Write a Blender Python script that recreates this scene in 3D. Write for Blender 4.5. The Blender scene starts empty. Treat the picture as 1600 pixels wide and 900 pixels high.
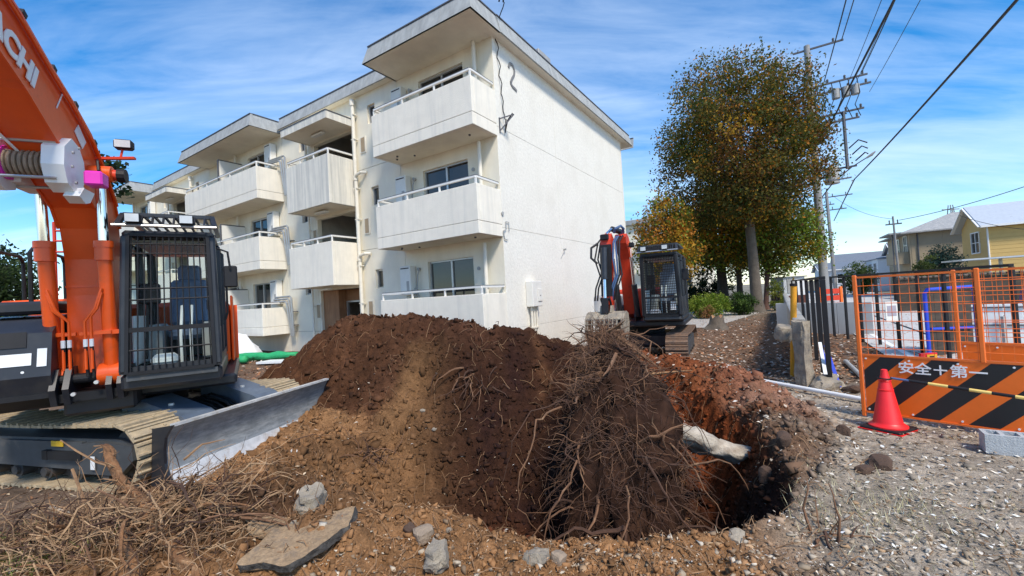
import bpy, bmesh, math, random
import numpy as np
from mathutils import Vector, Matrix, noise as mnoise
random.seed(7); RNG = np.random.default_rng(7)
PI = math.pi; sin = math.sin; cos = math.cos; R = math.radians
scene = bpy.context.scene; COL = scene.collection

# ------------------------------------------------------------------ camera
CAM_H = 1.8; FPX = 666.56; PITCH = 0.0224170373; ROLL = -0.0578582
_f = Vector((0, cos(PITCH), sin(PITCH))); _r0 = Vector((1, 0, 0)); _u0 = _r0.cross(_f)
_r = _r0*cos(ROLL) + _u0*sin(ROLL); _u = -_r0*sin(ROLL) + _u0*cos(ROLL)
cam = bpy.data.objects.new('camera', bpy.data.cameras.new('camera')); COL.objects.link(cam)
cam.matrix_world = Matrix(((_r.x, _u.x, -_f.x, 0), (_r.y, _u.y, -_f.y, 0), (_r.z, _u.z, -_f.z, CAM_H), (0, 0, 0, 1)))
cam.data.sensor_width = 36; cam.data.lens = 36*FPX/1600; cam.data.clip_start = .05; cam.data.clip_end = 3000
scene.camera = cam

# ------------------------------------------------------------------ light and sky
SUN_AZ = R(24); SUN_EL = R(50)          # azimuth from behind the camera towards +X
SUNV = Vector((sin(SUN_AZ)*cos(SUN_EL), -cos(SUN_AZ)*cos(SUN_EL), sin(SUN_EL)))
sun = bpy.data.objects.new('sun', bpy.data.lights.new('sun', 'SUN')); COL.objects.link(sun)
sun.data.energy = 2.35; sun.data.angle = R(11); sun.data.color = (1, .91, .78)
sun.rotation_euler = SUNV.to_track_quat('Z', 'Y').to_euler()
world = bpy.data.worlds.new('World'); scene.world = world; world.use_nodes = True
wt = world.node_tree; wt.nodes.clear()
def wn(t, **k):
    n = wt.nodes.new(t)
    for a, b in k.items(): setattr(n, a, b)
    return n
sky = wn('ShaderNodeTexSky', sky_type='NISHITA', sun_disc=False, sun_elevation=SUN_EL,
         sun_rotation=math.atan2(SUNV.x, SUNV.y), altitude=100, air_density=1.0, dust_density=.3, ozone_density=3.0)
tc = wn('ShaderNodeTexCoord'); sep = wn('ShaderNodeSeparateXYZ'); wt.links.new(tc.outputs['Generated'], sep.inputs[0])
def wmath(op, a, b=None, clamp=False):
    n = wn('ShaderNodeMath', operation=op, use_clamp=clamp)
    for i, x in enumerate((a, b)):
        if x is None: continue
        if isinstance(x, (int, float)): n.inputs[i].default_value = x
        else: wt.links.new(x, n.inputs[i])
    return n.outputs[0]
zc = wmath('ADD', wmath('MAXIMUM', sep.outputs[2], 0), .16)
cx = wmath('DIVIDE', sep.outputs[0], zc); cy = wmath('DIVIDE', sep.outputs[1], zc)
comb = wn('ShaderNodeCombineXYZ'); wt.links.new(cx, comb.inputs[0]); wt.links.new(cy, comb.inputs[1])
mp = wn('ShaderNodeMapping'); wt.links.new(comb.outputs[0], mp.inputs[0])
mp.inputs['Rotation'].default_value = (0, 0, R(20)); mp.inputs['Scale'].default_value = (.42, 1.5, 1); mp.inputs['Location'].default_value = (3.1, 1.7, 0)
def wnoise(scale, detail, rough, dist):
    n = wn('ShaderNodeTexNoise'); wt.links.new(mp.outputs[0], n.inputs['Vector'])
    n.inputs['Scale'].default_value = scale; n.inputs['Detail'].default_value = detail
    n.inputs['Roughness'].default_value = rough; n.inputs['Distortion'].default_value = dist
    return n.outputs['Fac']
c1 = wnoise(.62, 7, .6, .5); c2 = wnoise(2.2, 7, .62, .9)
cs = wmath('ADD', wmath('MULTIPLY', c1, .7), wmath('MULTIPLY', c2, .3))
cr = wn('ShaderNodeValToRGB'); wt.links.new(cs, cr.inputs[0])
cr.color_ramp.elements[0].position = .43; cr.color_ramp.elements[0].color = (0, 0, 0, 1)
cr.color_ramp.elements[1].position = .64; cr.color_ramp.elements[1].color = (1, 1, 1, 1)
hz = wmath('POWER', wmath('SUBTRACT', 1, wmath('MAXIMUM', sep.outputs[2], 0), True), 9)
cf = wmath('MAXIMUM', wmath('MULTIPLY', cr.outputs[0], .46), wmath('MULTIPLY', hz, .2), True)
hsv = wn('ShaderNodeHueSaturation'); wt.links.new(sky.outputs[0], hsv.inputs['Color'])
hsv.inputs['Saturation'].default_value = 1.42; hsv.inputs['Value'].default_value = .84
mixc = wn('ShaderNodeMix', data_type='RGBA'); wt.links.new(cf, mixc.inputs[0]); wt.links.new(hsv.outputs[0], mixc.inputs[6])
mixc.inputs[7].default_value = (4.4, 5.1, 6.0, 1)
bg = wn('ShaderNodeBackground'); bg.inputs['Strength'].default_value = .13; wt.links.new(mixc.outputs[2], bg.inputs['Color'])
wo = wn('ShaderNodeOutputWorld'); wt.links.new(bg.outputs[0], wo.inputs[0])
vs = scene.view_settings; vs.view_transform = 'Standard'; vs.look = 'None'; vs.exposure = 1.0; vs.gamma = 1; vs.use_curve_mapping = False
scene.render.engine = 'CYCLES'; scene.cycles.max_bounces = 6; scene.cycles.transparent_max_bounces = 8
scene.cycles.use_denoising = True

# ------------------------------------------------------------------ helpers
def at(px, py, Y):
    "point at forward distance Y seen at photo pixel px, py"
    d = _f + _r*((px-800)/FPX) - _u*((py-450)/FPX)
    return Vector((0, 0, CAM_H)) + d*(Y/d.y)
def gp(px, py, z=0):
    d = _f + _r*((px-800)/FPX) - _u*((py-450)/FPX)
    return Vector((0, 0, CAM_H)) + d*((z-CAM_H)/d.z)

def mat(name, col, rough=.7, metal=0, var=.12, scale=6, bump=0, bscale=60, col2=None, amt=.5, scale2=2.5, stretch=None, spec=.5, soft=.12, alpha=None):
    m = bpy.data.materials.new(name); m.use_nodes = True
    t = m.node_tree; n = t.nodes; l = t.links; b = n['Principled BSDF']
    b.inputs['Roughness'].default_value = rough; b.inputs['Metallic'].default_value = metal
    b.inputs['Specular IOR Level'].default_value = spec
    tcn = n.new('ShaderNodeTexCoord'); src = tcn.outputs['Object']
    def noise(sc, det=5, st=None):
        v = src
        if st:
            mpn = n.new('ShaderNodeMapping'); mpn.inputs['Scale'].default_value = st; l.new(src, mpn.inputs[0]); v = mpn.outputs[0]
        x = n.new('ShaderNodeTexNoise'); x.inputs['Scale'].default_value = sc; x.inputs['Detail'].default_value = det
        x.inputs['Roughness'].default_value = .62; l.new(v, x.inputs['Vector']); return x.outputs['Fac']
    r = n.new('ShaderNodeValToRGB'); l.new(noise(scale), r.inputs[0])
    a, c = r.color_ramp.elements; a.position = .3; c.position = .7
    a.color = (*[x*(1-var) for x in col], 1); c.color = (*[min(1, x*(1+var)) for x in col], 1)
    out = r.outputs[0]
    if col2:
        r2 = n.new('ShaderNodeValToRGB'); l.new(noise(scale2, 8, stretch), r2.inputs[0])
        r2.color_ramp.elements[0].position = 1-amt-soft; r2.color_ramp.elements[1].position = 1-amt+soft
        r2.color_ramp.elements[0].position = max(0, min(.98, r2.color_ramp.elements[0].position))
        mx = n.new('ShaderNodeMix'); mx.data_type = 'RGBA'; l.new(r2.outputs[0], mx.inputs[0]); l.new(out, mx.inputs[6])
        mx.inputs[7].default_value = (*col2, 1); out = mx.outputs[2]
    l.new(out, b.inputs['Base Color'])
    if bump:
        bn = n.new('ShaderNodeBump'); bn.inputs['Strength'].default_value = bump; bn.inputs['Distance'].default_value = .02
        l.new(noise(bscale, 6), bn.inputs['Height']); l.new(bn.outputs[0], b.inputs['Normal'])
    return m
def mat_attr(name, rough=.85, spec=.2, trans=0, bump=0, bscale=40):
    "colour comes from the mesh's own 'Col' attribute (leaves, chips, soil)"
    m = bpy.data.materials.new(name); m.use_nodes = True
    t = m.node_tree; b = t.nodes['Principled BSDF']; at_ = t.nodes.new('ShaderNodeAttribute'); at_.attribute_name = 'Col'
    t.links.new(at_.outputs['Color'], b.inputs['Base Color']); b.inputs['Roughness'].default_value = rough
    b.inputs['Specular IOR Level'].default_value = spec
    if trans:
        tr = t.nodes.new('ShaderNodeBsdfTranslucent'); mx = t.nodes.new('ShaderNodeMixShader'); mx.inputs[0].default_value = trans
        t.links.new(at_.outputs['Color'], tr.inputs[0]); t.links.new(b.outputs[0], mx.inputs[1]); t.links.new(tr.outputs[0], mx.inputs[2])
        t.links.new(mx.outputs[0], t.nodes['Material Output'].inputs[0])
    return m
def mat_glass(name, tint=(.75, .85, .85), fac=.25, rough=.03):
    m = bpy.data.materials.new(name); m.use_nodes = True; t = m.node_tree; t.nodes.clear()
    o = t.nodes.new('ShaderNodeOutputMaterial'); mx = t.nodes.new('ShaderNodeMixShader')
    tr = t.nodes.new('ShaderNodeBsdfTransparent'); tr.inputs[0].default_value = (*tint, 1)
    gl = t.nodes.new('ShaderNodeBsdfGlossy'); gl.inputs['Roughness'].default_value = rough; gl.inputs[0].default_value = (.9, .95, .95, 1)
    lw = t.nodes.new('ShaderNodeLayerWeight'); lw.inputs[0].default_value = fac
    t.links.new(lw.outputs['Fresnel'], mx.inputs[0]); t.links.new(tr.outputs[0], mx.inputs[1]); t.links.new(gl.outputs[0], mx.inputs[2]); t.links.new(mx.outputs[0], o.inputs[0])
    return m

class MB:
    def __init__(s, xf=None): s.v = []; s.f = []; s.xf = xf
    def add(s, vs, fs):
        o = len(s.v)
        for p in vs:
            p = Vector(p); s.v.append(s.xf @ p if s.xf is not None else p)
        s.f += [[i+o for i in f] for f in fs]; return s
    def box(s, c, d, M=None, ch=0):
        x, y, z = d[0]/2, d[1]/2, d[2]/2; c = Vector(c)
        if ch <= 0:
            vs = [Vector((i*x, j*y, k*z)) for i in (-1, 1) for j in (-1, 1) for k in (-1, 1)]
            fs = [(0, 1, 3, 2), (4, 6, 7, 5), (0, 4, 5, 1), (2, 3, 7, 6), (0, 2, 6, 4), (1, 5, 7, 3)]
        else:
            ch = min(ch, x*.9, y*.9, z*.9); vs = []; ix = {}
            for i in (-1, 1):
                for j in (-1, 1):
                    for k in (-1, 1):
                        for a in range(3):
                            q = [i*(x-ch), j*(y-ch), k*(z-ch)]; q[a] = (i*x, j*y, k*z)[a]
                            ix[i, j, k, a] = len(vs); vs.append(Vector(q))
            fs = []
            S = (-1, 1); ring = [(-1, -1), (1, -1), (1, 1), (-1, 1)]
            for e in S:
                fs.append([ix[e, p, q, 0] for p, q in ring]); fs.append([ix[p, e, q, 1] for p, q in ring]); fs.append([ix[p, q, e, 2] for p, q in ring])
            for p in S:
                for q in S:
                    fs.append([ix[-1, p, q, 1], ix[1, p, q, 1], ix[1, p, q, 2], ix[-1, p, q, 2]])
                    fs.append([ix[p, -1, q, 0], ix[p, 1, q, 0], ix[p, 1, q, 2], ix[p, -1, q, 2]])
                    fs.append([ix[p, q, -1, 0], ix[p, q, 1, 0], ix[p, q, 1, 1], ix[p, q, -1, 1]])
            for i in S:
                for j in S:
                    for k in S: fs.append([ix[i, j, k, a] for a in range(3)])
        return s.add([c + (M @ v if M is not None else v) for v in vs], fs)
    def span(s, a, b, ch=0):
        return s.box([(p+q)/2 for p, q in zip(a, b)], [abs(q-p) for p, q in zip(a, b)], ch=ch)
    def beam(s, p0, p1, w, h, up=(0, 0, 1), ch=0):
        p0 = Vector(p0); p1 = Vector(p1); d = p1-p0; L = d.length; x = d/L; u = Vector(up)
        y = u.cross(x)
        if y.length < 1e-4: y = Vector((1, 0, 0)).cross(x)
        y.normalize(); z = x.cross(y); M = Matrix((x, y, z)).transposed()
        return s.box((p0+p1)/2, (L, w, h), M, ch)
    def tube(s, pts, r, n=8, cap=True):
        pts = [Vector(p) for p in pts]; k = len(pts); rs = r if isinstance(r, (list, tuple)) else [r]*k
        vs = []; fs = []; pv = None
        for i, p in enumerate(pts):
            d = (pts[min(i+1, k-1)]-pts[max(i-1, 0)])
            d = d.normalized() if d.length > 1e-9 else Vector((0, 0, 1))
            if pv is None:
                a = Vector((0, 0, 1)) if abs(d.z) < .9 else Vector((1, 0, 0)); pv = d.cross(a).normalized()
            pv = (pv - d*pv.dot(d)); pv = pv.normalized() if pv.length > 1e-6 else d.orthogonal().normalized()
            w = d.cross(pv)
            vs += [p + (pv*cos(2*PI*j/n) + w*sin(2*PI*j/n))*rs[i] for j in range(n)]
        for i in range(k-1):
            for j in range(n): fs.append((i*n+j, i*n+(j+1) % n, (i+1)*n+(j+1) % n, (i+1)*n+j))
        if cap: fs += [list(range(n))[::-1], [(k-1)*n+j for j in range(n)]]
        return s.add(vs, fs)
    def cyl(s, p0, p1, r, n=14, r2=None): return s.tube([p0, p1], [r, r if r2 is None else r2], n)
    def prism(s, poly, a, b, ax='xz'):
        def P(p, t): return {'xz': (p[0], t, p[1]), 'yz': (t, p[0], p[1]), 'xy': (p[0], p[1], t)}[ax]
        n = len(poly); vs = [P(p, a) for p in poly] + [P(p, b) for p in poly]
        fs = [list(range(n)), list(range(n, 2*n))[::-1]] + [(i, (i+1) % n, n+(i+1) % n, n+i) for i in range(n)]
        return s.add(vs, fs)
    def lathe(s, prof, c=(0, 0, 0), n=20):
        c = Vector(c); vs = []; fs = []; k = len(prof)
        for r, z in prof: vs += [c + Vector((r*cos(2*PI*j/n), r*sin(2*PI*j/n), z)) for j in range(n)]
        for i in range(k-1):
            for j in range(n): fs.append((i*n+j, i*n+(j+1) % n, (i+1)*n+(j+1) % n, (i+1)*n+j))
        fs += [list(range(n))[::-1], [(k-1)*n+j for j in range(n)]]
        return s.add(vs, fs)
    def mesh(s, name, m, smooth=False, recalc=True):
        me = bpy.data.meshes.new(name); me.from_pydata([tuple(v) for v in s.v], [], s.f)
        if recalc:
            bm = bmesh.new(); bm.from_mesh(me); bmesh.ops.recalc_face_normals(bm, faces=bm.faces); bm.to_mesh(me); bm.free()
        if m: me.materials.append(m)
        if smooth:
            me.polygons.foreach_set('use_smooth', [True]*len(me.polygons)); me.set_sharp_from_angle(angle=R(38))
        return me
    def build(s, name, m, parent=None, smooth=False, kind=None, label=None, recalc=True):
        return link(name, s.mesh(name, m, smooth, recalc), parent, kind, label)
def link(name, me, parent=None, kind=None, label=None, M=None):
    o = bpy.data.objects.new(name, me); COL.objects.link(o)
    if parent is not None: o.parent = parent
    if kind: o['kind'] = kind
    if label: o['label'] = label
    if M is not None: o.matrix_local = M
    return o
def tag(o, label, cat, group=None):
    o['label'] = label; o['category'] = cat
    if group: o['group'] = group
    return o
def thing(name, label, cat, loc=(0, 0, 0), rz=0, group=None):
    o = bpy.data.objects.new(name, None); COL.objects.link(o); o.location = loc; o.rotation_euler = (0, 0, rz); o.empty_display_size = .2
    return tag(o, label, cat, group)
def bulk(name, verts, faces, col, m, parent=None, kind=None):
    "large mesh from numpy: verts (n,3), faces (k,4) or (k,3), per-vertex colour (n,3)"
    verts = np.asarray(verts, np.float32); faces = np.asarray(faces, np.int32); k = faces.shape[1]
    me = bpy.data.meshes.new(name); me.vertices.add(len(verts)); me.vertices.foreach_set('co', verts.ravel())
    me.loops.add(faces.size); me.loops.foreach_set('vertex_index', faces.ravel())
    me.polygons.add(len(faces)); me.polygons.foreach_set('loop_start', np.arange(0, faces.size, k, dtype=np.int32))
    me.polygons.foreach_set('loop_total', np.full(len(faces), k, np.int32)); me.update(calc_edges=True)
    if col is not None:
        a = me.color_attributes.new('Col', 'FLOAT_COLOR', 'POINT'); c = np.ones((len(verts), 4), np.float32); c[:, :3] = col
        a.data.foreach_set('color', c.ravel())
    me.materials.append(m)
    return link(name, me, parent, kind)
def text_mesh(body, size, extrude, m, name, bold=0):
    cu = bpy.data.curves.new(name, 'FONT'); cu.body = body; cu.size = size; cu.extrude = extrude; cu.offset = bold
    cu.align_x = 'CENTER'; cu.align_y = 'CENTER'; cu.resolution_u = 3
    o = bpy.data.objects.new(name, cu); COL.objects.link(o)
    dg = bpy.context.evaluated_depsgraph_get(); me = bpy.data.meshes.new_from_object(o.evaluated_get(dg))
    bpy.data.objects.remove(o); bpy.data.curves.remove(cu); me.name = name; me.materials.clear(); me.materials.append(m)
    return me
def frame_mat(o, x, y):
    x = Vector(x).normalized(); y = Vector(y); y = (y - x*y.dot(x)).normalized(); z = x.cross(y)
    M = Matrix((x, y, z)).transposed().to_4x4(); M.translation = Vector(o); return M
def rot(rz, loc=(0, 0, 0)): return Matrix.Translation(loc) @ Matrix.Rotation(rz, 4, 'Z')

# numpy value noise for terrain and crowns
def vnoise(x, y, seed=0):
    xi = np.floor(x).astype(np.int64); yi = np.floor(y).astype(np.int64); fx = x-xi; fy = y-yi
    fx = fx*fx*(3-2*fx); fy = fy*fy*(3-2*fy)
    def h(a, b):
        n = (a*374761393 + b*668265263 + seed*974634777) & 0x7fffffff
        n = ((n ^ (n >> 13))*1274126177) & 0x7fffffff
        return ((n ^ (n >> 16)) & 0xffff)/65535.
    return (h(xi, yi)*(1-fx) + h(xi+1, yi)*fx)*(1-fy) + (h(xi, yi+1)*(1-fx) + h(xi+1, yi+1)*fx)*fy
def fbm(x, y, sc, oc=4, seed=0, gain=.5):
    a = 1; t = 0; s = np.zeros_like(x)
    for i in range(oc):
        s += a*(vnoise(x*sc + 17.3*i, y*sc - 9.1*i, seed+i)-.5); t += a; a *= gain; sc *= 2.03
    return s/t*2
def sstep(a, b, x):
    t = np.clip((x-a)/(b-a), 0, 1); return t*t*(3-2*t)

# ------------------------------------------------------------------ materials
CREAM = mat('cream_paint', (.80, .745, .61), .85, var=.05, scale=1.5, bump=.35, bscale=55, col2=(.62, .57, .46), amt=.26, scale2=1.6, stretch=(1, 1, .22), soft=.3, spec=.25)
ENDW = mat('rough_white_render', (.76, .735, .66), .9, var=.07, scale=12, bump=.6, bscale=15, col2=(.64, .61, .53), amt=.25, scale2=.9, soft=.3, spec=.2)
PARA = mat('parapet_paint', (.80, .755, .655), .85, var=.05, scale=3, bump=.5, bscale=45, col2=(.60, .585, .53), amt=.3, scale2=1.6, stretch=(3.5, 3.5, .25), soft=.22, spec=.25)
STAIN = mat('stained_parapet_paint', (.78, .745, .65), .85, var=.06, scale=3, bump=.5, bscale=45, col2=(.38, .385, .37), amt=.42, scale2=1.7, stretch=(4, 4, .22), soft=.22, spec=.2)
FASCIA = mat('weathered_fascia', (.36, .375, .37), .8, var=.12, scale=4, bump=.3, bscale=30, col2=(.22, .23, .23), amt=.4, scale2=1.8, stretch=(3.5, 3.5, .3), soft=.2)
ROOFT = mat('roof_felt', (.3, .3, .29), .9)
RAIL = mat('painted_rail', (.74, .73, .69), .5, var=.05)
DARKRAIL = mat('dark_cap', (.09, .09, .1), .5)
PIPEW = mat('downpipe_paint', (.72, .68, .58), .55, var=.06)
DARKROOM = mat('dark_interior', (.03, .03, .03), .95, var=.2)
CONCIN = mat('bare_concrete', (.42, .39, .34), .9, var=.15, scale=3, bump=.3)
PLY = mat('plywood_board', (.32, .16, .075), .7, var=.2, scale=3, col2=(.2, .09, .04), amt=.45, scale2=3, stretch=(6, 6, .5), soft=.2)
PANE = mat('window_glass', (.012, .016, .018), .04, spec=.8, var=.1)
ALU = mat('window_aluminium', (.5, .5, .49), .35, metal=.6, var=.05)
APPL = mat('appliance_white', (.72, .71, .66), .5, var=.04)
GREYPL = mat('grey_plastic', (.35, .35, .34), .5)
METALP = mat('galvanised_pipe', (.45, .45, .44), .4, metal=.6, var=.1)
ORANGE = mat('orange_paint', (.80, .098, .010), .34, var=.07, scale=3, col2=(.36, .075, .03), amt=.24, scale2=5, soft=.2, spec=.5, bump=.08, bscale=25)
REDP = mat('red_orange_paint', (.60, .05, .018), .4, var=.1, scale=4, col2=(.25, .03, .02), amt=.3, scale2=6)
BLACK = mat('black_machine_paint', (.018, .020, .026), .38, var=.2, scale=5, col2=(.06, .055, .05), amt=.25, scale2=4, soft=.25)
BLACKM = mat('black_steel', (.014, .014, .016), .55, var=.2, spec=.3)
RUBBER = mat('hose_rubber', (.014, .014, .015), .5)
CHROME = mat('cylinder_chrome', (.75, .75, .76), .12, metal=1, var=.03)
STEEL = mat('scraped_steel', (.21, .225, .23), .42, metal=.15, var=.2, scale=8, col2=(.38, .39, .385), amt=.40, scale2=5, stretch=(1.2, 1.2, 6), soft=.16, bump=.15, bscale=30)
BRIGHT = mat('bright_worn_edge', (.66, .65, .62), .45, metal=.35, var=.2, scale=9, col2=(.35, .27, .19), amt=.35, scale2=7)
ARMP = mat('blue_black_plate', (.10, .13, .175), .35, var=.2, scale=6, col2=(.14, .15, .16), amt=.25, scale2=8)
TRACKG = mat('track_frame_grey', (.055, .06, .065), .55, var=.25, scale=4, col2=(.17, .14, .11), amt=.3, scale2=5)
PAD = mat('muddy_track_shoe', (.44, .34, .21), .75, var=.25, scale=7, bump=.5, bscale=25, col2=(.12, .105, .09), amt=.36, scale2=6, soft=.16)
PADRED = mat('earthy_track_shoe', (.20, .12, .075), .8, var=.25, scale=7, bump=.5, bscale=25, col2=(.07, .06, .055), amt=.4, scale2=6)
TREAD = mat('dark_track_link', (.045, .042, .04), .7, var=.3, scale=10, col2=(.14, .11, .08), amt=.35, scale2=8)
WHITEP = mat('white_paint', (.78, .79, .78), .4, var=.04)
WHITEC = mat('white_lettering', (.82, .82, .80), .5, var=.02)
PINK = mat('magenta_plastic', (.70, .03, .42), .4, var=.05)
ROPE = mat('wire_rope', (.30, .22, .15), .75, var=.25, scale=20, bump=.5, bscale=80)
SEATF = mat('seat_fabric', (.16, .20, .28), .85, var=.15, scale=30)
YELLOW = mat('yellow_sticker', (.72, .43, .02), .5)
BLUEP = mat('blue_paint', (.02, .06, .55), .4, var=.1)
BLUEH = mat('blue_hose', (.06, .12, .25), .55, var=.15)
CABGL = mat_glass('cab_glass', (.90, .95, .93), .12)
LAMPGL = mat('lamp_lens', (.55, .57, .58), .15, spec=.8)
GREEN = mat('green_netting', (.02, .33, .12), .7, var=.15, scale=20)
SHEET = mat('white_sheeting', (.74, .76, .78), .5, var=.06, scale=4, bump=.4, bscale=6)
BARK = mat('grey_bark', (.115, .093, .07), .9, var=.25, scale=5, bump=.8, bscale=18, col2=(.10, .08, .06), amt=.4, scale2=3, stretch=(4, 4, .7))
DBARK = mat('dark_bark', (.06, .045, .035), .95, var=.3, scale=8, bump=.8, bscale=25)
ROOTM = mat('root_bark', (.155, .078, .04), .9, var=.4, scale=12, col2=(.33, .21, .12), amt=.33, scale2=9)
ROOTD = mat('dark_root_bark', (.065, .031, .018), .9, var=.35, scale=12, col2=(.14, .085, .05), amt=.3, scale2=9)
WOODB = mat('broken_wood', (.26, .12, .05), .85, var=.3, scale=10, bump=.6, bscale=40, col2=(.46, .30, .16), amt=.42, scale2=7, stretch=(1, 1, 1))
PALET = mat('pale_twig', (.34, .215, .115), .85, var=.3, scale=14, col2=(.25, .14, .07), amt=.35, scale2=9)
BRANCH = mat('branch_bark', (.21, .10, .042), .9, var=.4, scale=14, bump=1, bscale=45, col2=(.50, .33, .18), amt=.36, scale2=10)
STRAW = mat('dry_twig', (.26, .150, .075), .85, var=.35, scale=14, col2=(.15, .08, .04), amt=.4, scale2=9)
PALEWOOD = mat('pale_peeled_wood', (.42, .37, .30), .85, var=.25, scale=7, bump=.9, bscale=18, col2=(.22, .16, .11), amt=.38, scale2=6)
CORE = mat('dark_root_soil', (.034, .017, .011), 1, var=.5, scale=5, bump=1, bscale=18, col2=(.085, .042, .022), amt=.3, scale2=4, spec=.1)
ASPE = mat('asphalt_edge', (.06, .055, .05), .95, var=.5, scale=30, bump=1, bscale=40, col2=(.22, .19, .15), amt=.3, scale2=14)
ASPH = mat('old_asphalt', (.33, .225, .13), .95, var=.3, scale=25, bump=.9, bscale=60, col2=(.13, .115, .10), amt=.35, scale2=9)
CONC = mat('broken_concrete', (.36, .305, .23), .95, var=.35, scale=16, bump=1, bscale=38, col2=(.15, .135, .12), amt=.45, scale2=8)
STONE = mat('earthy_stone', (.30, .23, .165), .92, var=.25, scale=8, bump=.8, bscale=30, col2=(.16, .11, .07), amt=.35, scale2=6)
DSTONE = mat('dark_clod', (.085, .05, .033), .98, var=.3, scale=9, bump=1, bscale=25)
WALLC = mat('block_wall_concrete', (.36, .35, .32), .9, var=.1, scale=4, bump=.4, col2=(.30, .29, .26), amt=.3, scale2=2, stretch=(1, 1, .4))
ORF = mat('orange_powder_coat', (.80, .16, .02), .45, var=.06)
BOARDO = mat('orange_board', (.85, .155, .012), .42, var=.05, col2=(.55, .16, .05), amt=.25, scale2=7)
BOARDB = mat('black_stripe', (.012, .012, .013), .5)
CONER = mat('red_cone_plastic', (.80, .018, .02), .42, var=.06, scale=8, col2=(.42, .07, .05), amt=.24, scale2=14)
ROAD = mat('pale_road', (.50, .49, .47), .9, var=.1, scale=3, bump=.2, bscale=80, col2=(.40, .39, .37), amt=.4, scale2=.7)
PATHM = mat('path_paving', (.40, .37, .33), .9, var=.12, scale=3)
BROWNB = mat('brown_boarding', (.05, .038, .028), .85, var=.3, scale=4, stretch=(1, 1, 5), col2=(.085, .065, .045), amt=.4)
POLEC = mat('pole_concrete', (.27, .27, .27), .85, var=.1)
LEAF = mat_attr('leaf', .6, .3, .5)
SOILCH = mat_attr('loose_bits', .9, .15)
GRASSM = mat_attr('grass_blade', .7, .2, .3)

# ground: colour attribute x fine noise, strong bump
GROUND = bpy.data.materials.new('earth'); GROUND.use_nodes = True
_t = GROUND.node_tree; _b = _t.nodes['Principled BSDF']; _b.inputs['Roughness'].default_value = .97; _b.inputs['Specular IOR Level'].default_value = .1
_a = _t.nodes.new('ShaderNodeAttribute'); _a.attribute_name = 'Col'; _tc = _t.nodes.new('ShaderNodeTexCoord')
def _nz(sc, det, lo, hi, a, b):
    n = _t.nodes.new('ShaderNodeTexNoise'); n.inputs['Scale'].default_value = sc; n.inputs['Detail'].default_value = det; n.inputs['Roughness'].default_value = .65
    _t.links.new(_tc.outputs['Object'], n.inputs['Vector']); m = _t.nodes.new('ShaderNodeMapRange'); m.inputs[1].default_value = lo; m.inputs[2].default_value = hi
    m.inputs[3].default_value = a; m.inputs[4].default_value = b; _t.links.new(n.outputs['Fac'], m.inputs[0]); return n.outputs['Fac'], m.outputs[0]
_n1, _m1 = _nz(9, 8, .3, .7, .62, 1.4); _n2, _m2 = _nz(60, 4, .3, .7, .7, 1.3)
_mm = _t.nodes.new('ShaderNodeMath'); _mm.operation = 'MULTIPLY'; _t.links.new(_m1, _mm.inputs[0]); _t.links.new(_m2, _mm.inputs[1])
_vm = _t.nodes.new('ShaderNodeVectorMath'); _vm.operation = 'SCALE'; _t.links.new(_a.outputs['Color'], _vm.inputs[0]); _t.links.new(_mm.outputs[0], _vm.inputs['Scale'])
_t.links.new(_vm.outputs[0], _b.inputs['Base Color'])
_bp = _t.nodes.new('ShaderNodeBump'); _bp.inputs['Strength'].default_value = 1; _bp.inputs['Distance'].default_value = .035
_n3, _ = _nz(28, 9, .3, .7, 0, 1); _t.links.new(_n3, _bp.inputs['Height']); _t.links.new(_bp.outputs[0], _b.inputs['Normal'])

# ------------------------------------------------------------------ terrain
CREST = [at(545, 507, 8.4), at(570, 499, 8.5), at(610, 501, 8.4), at(650, 500, 8.3), at(690, 507, 8.1), at(730, 513, 8.0), at(775, 519, 7.9), at(815, 513, 7.8), at(850, 511, 7.8), at(890, 523, 7.7), Vector((1.55, 7.7, .65))]
BERM = [Vector(p) for p in ((1.75, 3.15, .05), (2.35, 3.9, .12), (2.9, 4.7, .22), (3.25, 5.6, .3), (3.45, 6.6, .36), (3.4, 7.8, .42), (3.1, 8.8, .48), (2.3, 9.5, .45))]
LEFTR = [Vector(p) for p in ((-3.0, 6.9, .3), (-2.75, 5.6, .24), (-2.5, 4.6, .26), (-2.1, 3.9, .28), (-1.6, 3.5, .22))]
def ridge(x, y, pts, slope, wob):
    best = np.full_like(x, -9.)
    for a, b in zip(pts[:-1], pts[1:]):
        dx, dy = b.x-a.x, b.y-a.y; L2 = dx*dx+dy*dy
        t = np.clip(((x-a.x)*dx + (y-a.y)*dy)/L2, 0, 1)
        d = np.hypot(x-a.x-t*dx, y-a.y-t*dy)
        best = np.maximum(best, a.z + (b.z-a.z)*t - slope*(np.sqrt(d*d+.02)-.14)*(1+wob))
    return best
FLOORS = [((-.7, 4.75, -.85), (1.45, 4.4, -1.15), .42), ((1.45, 4.35, -1.15), (1.95, 5.6, -.85), .45), ((2.05, 5.6, -.85), (2.45, 7.9, -.05), .34)]
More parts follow.
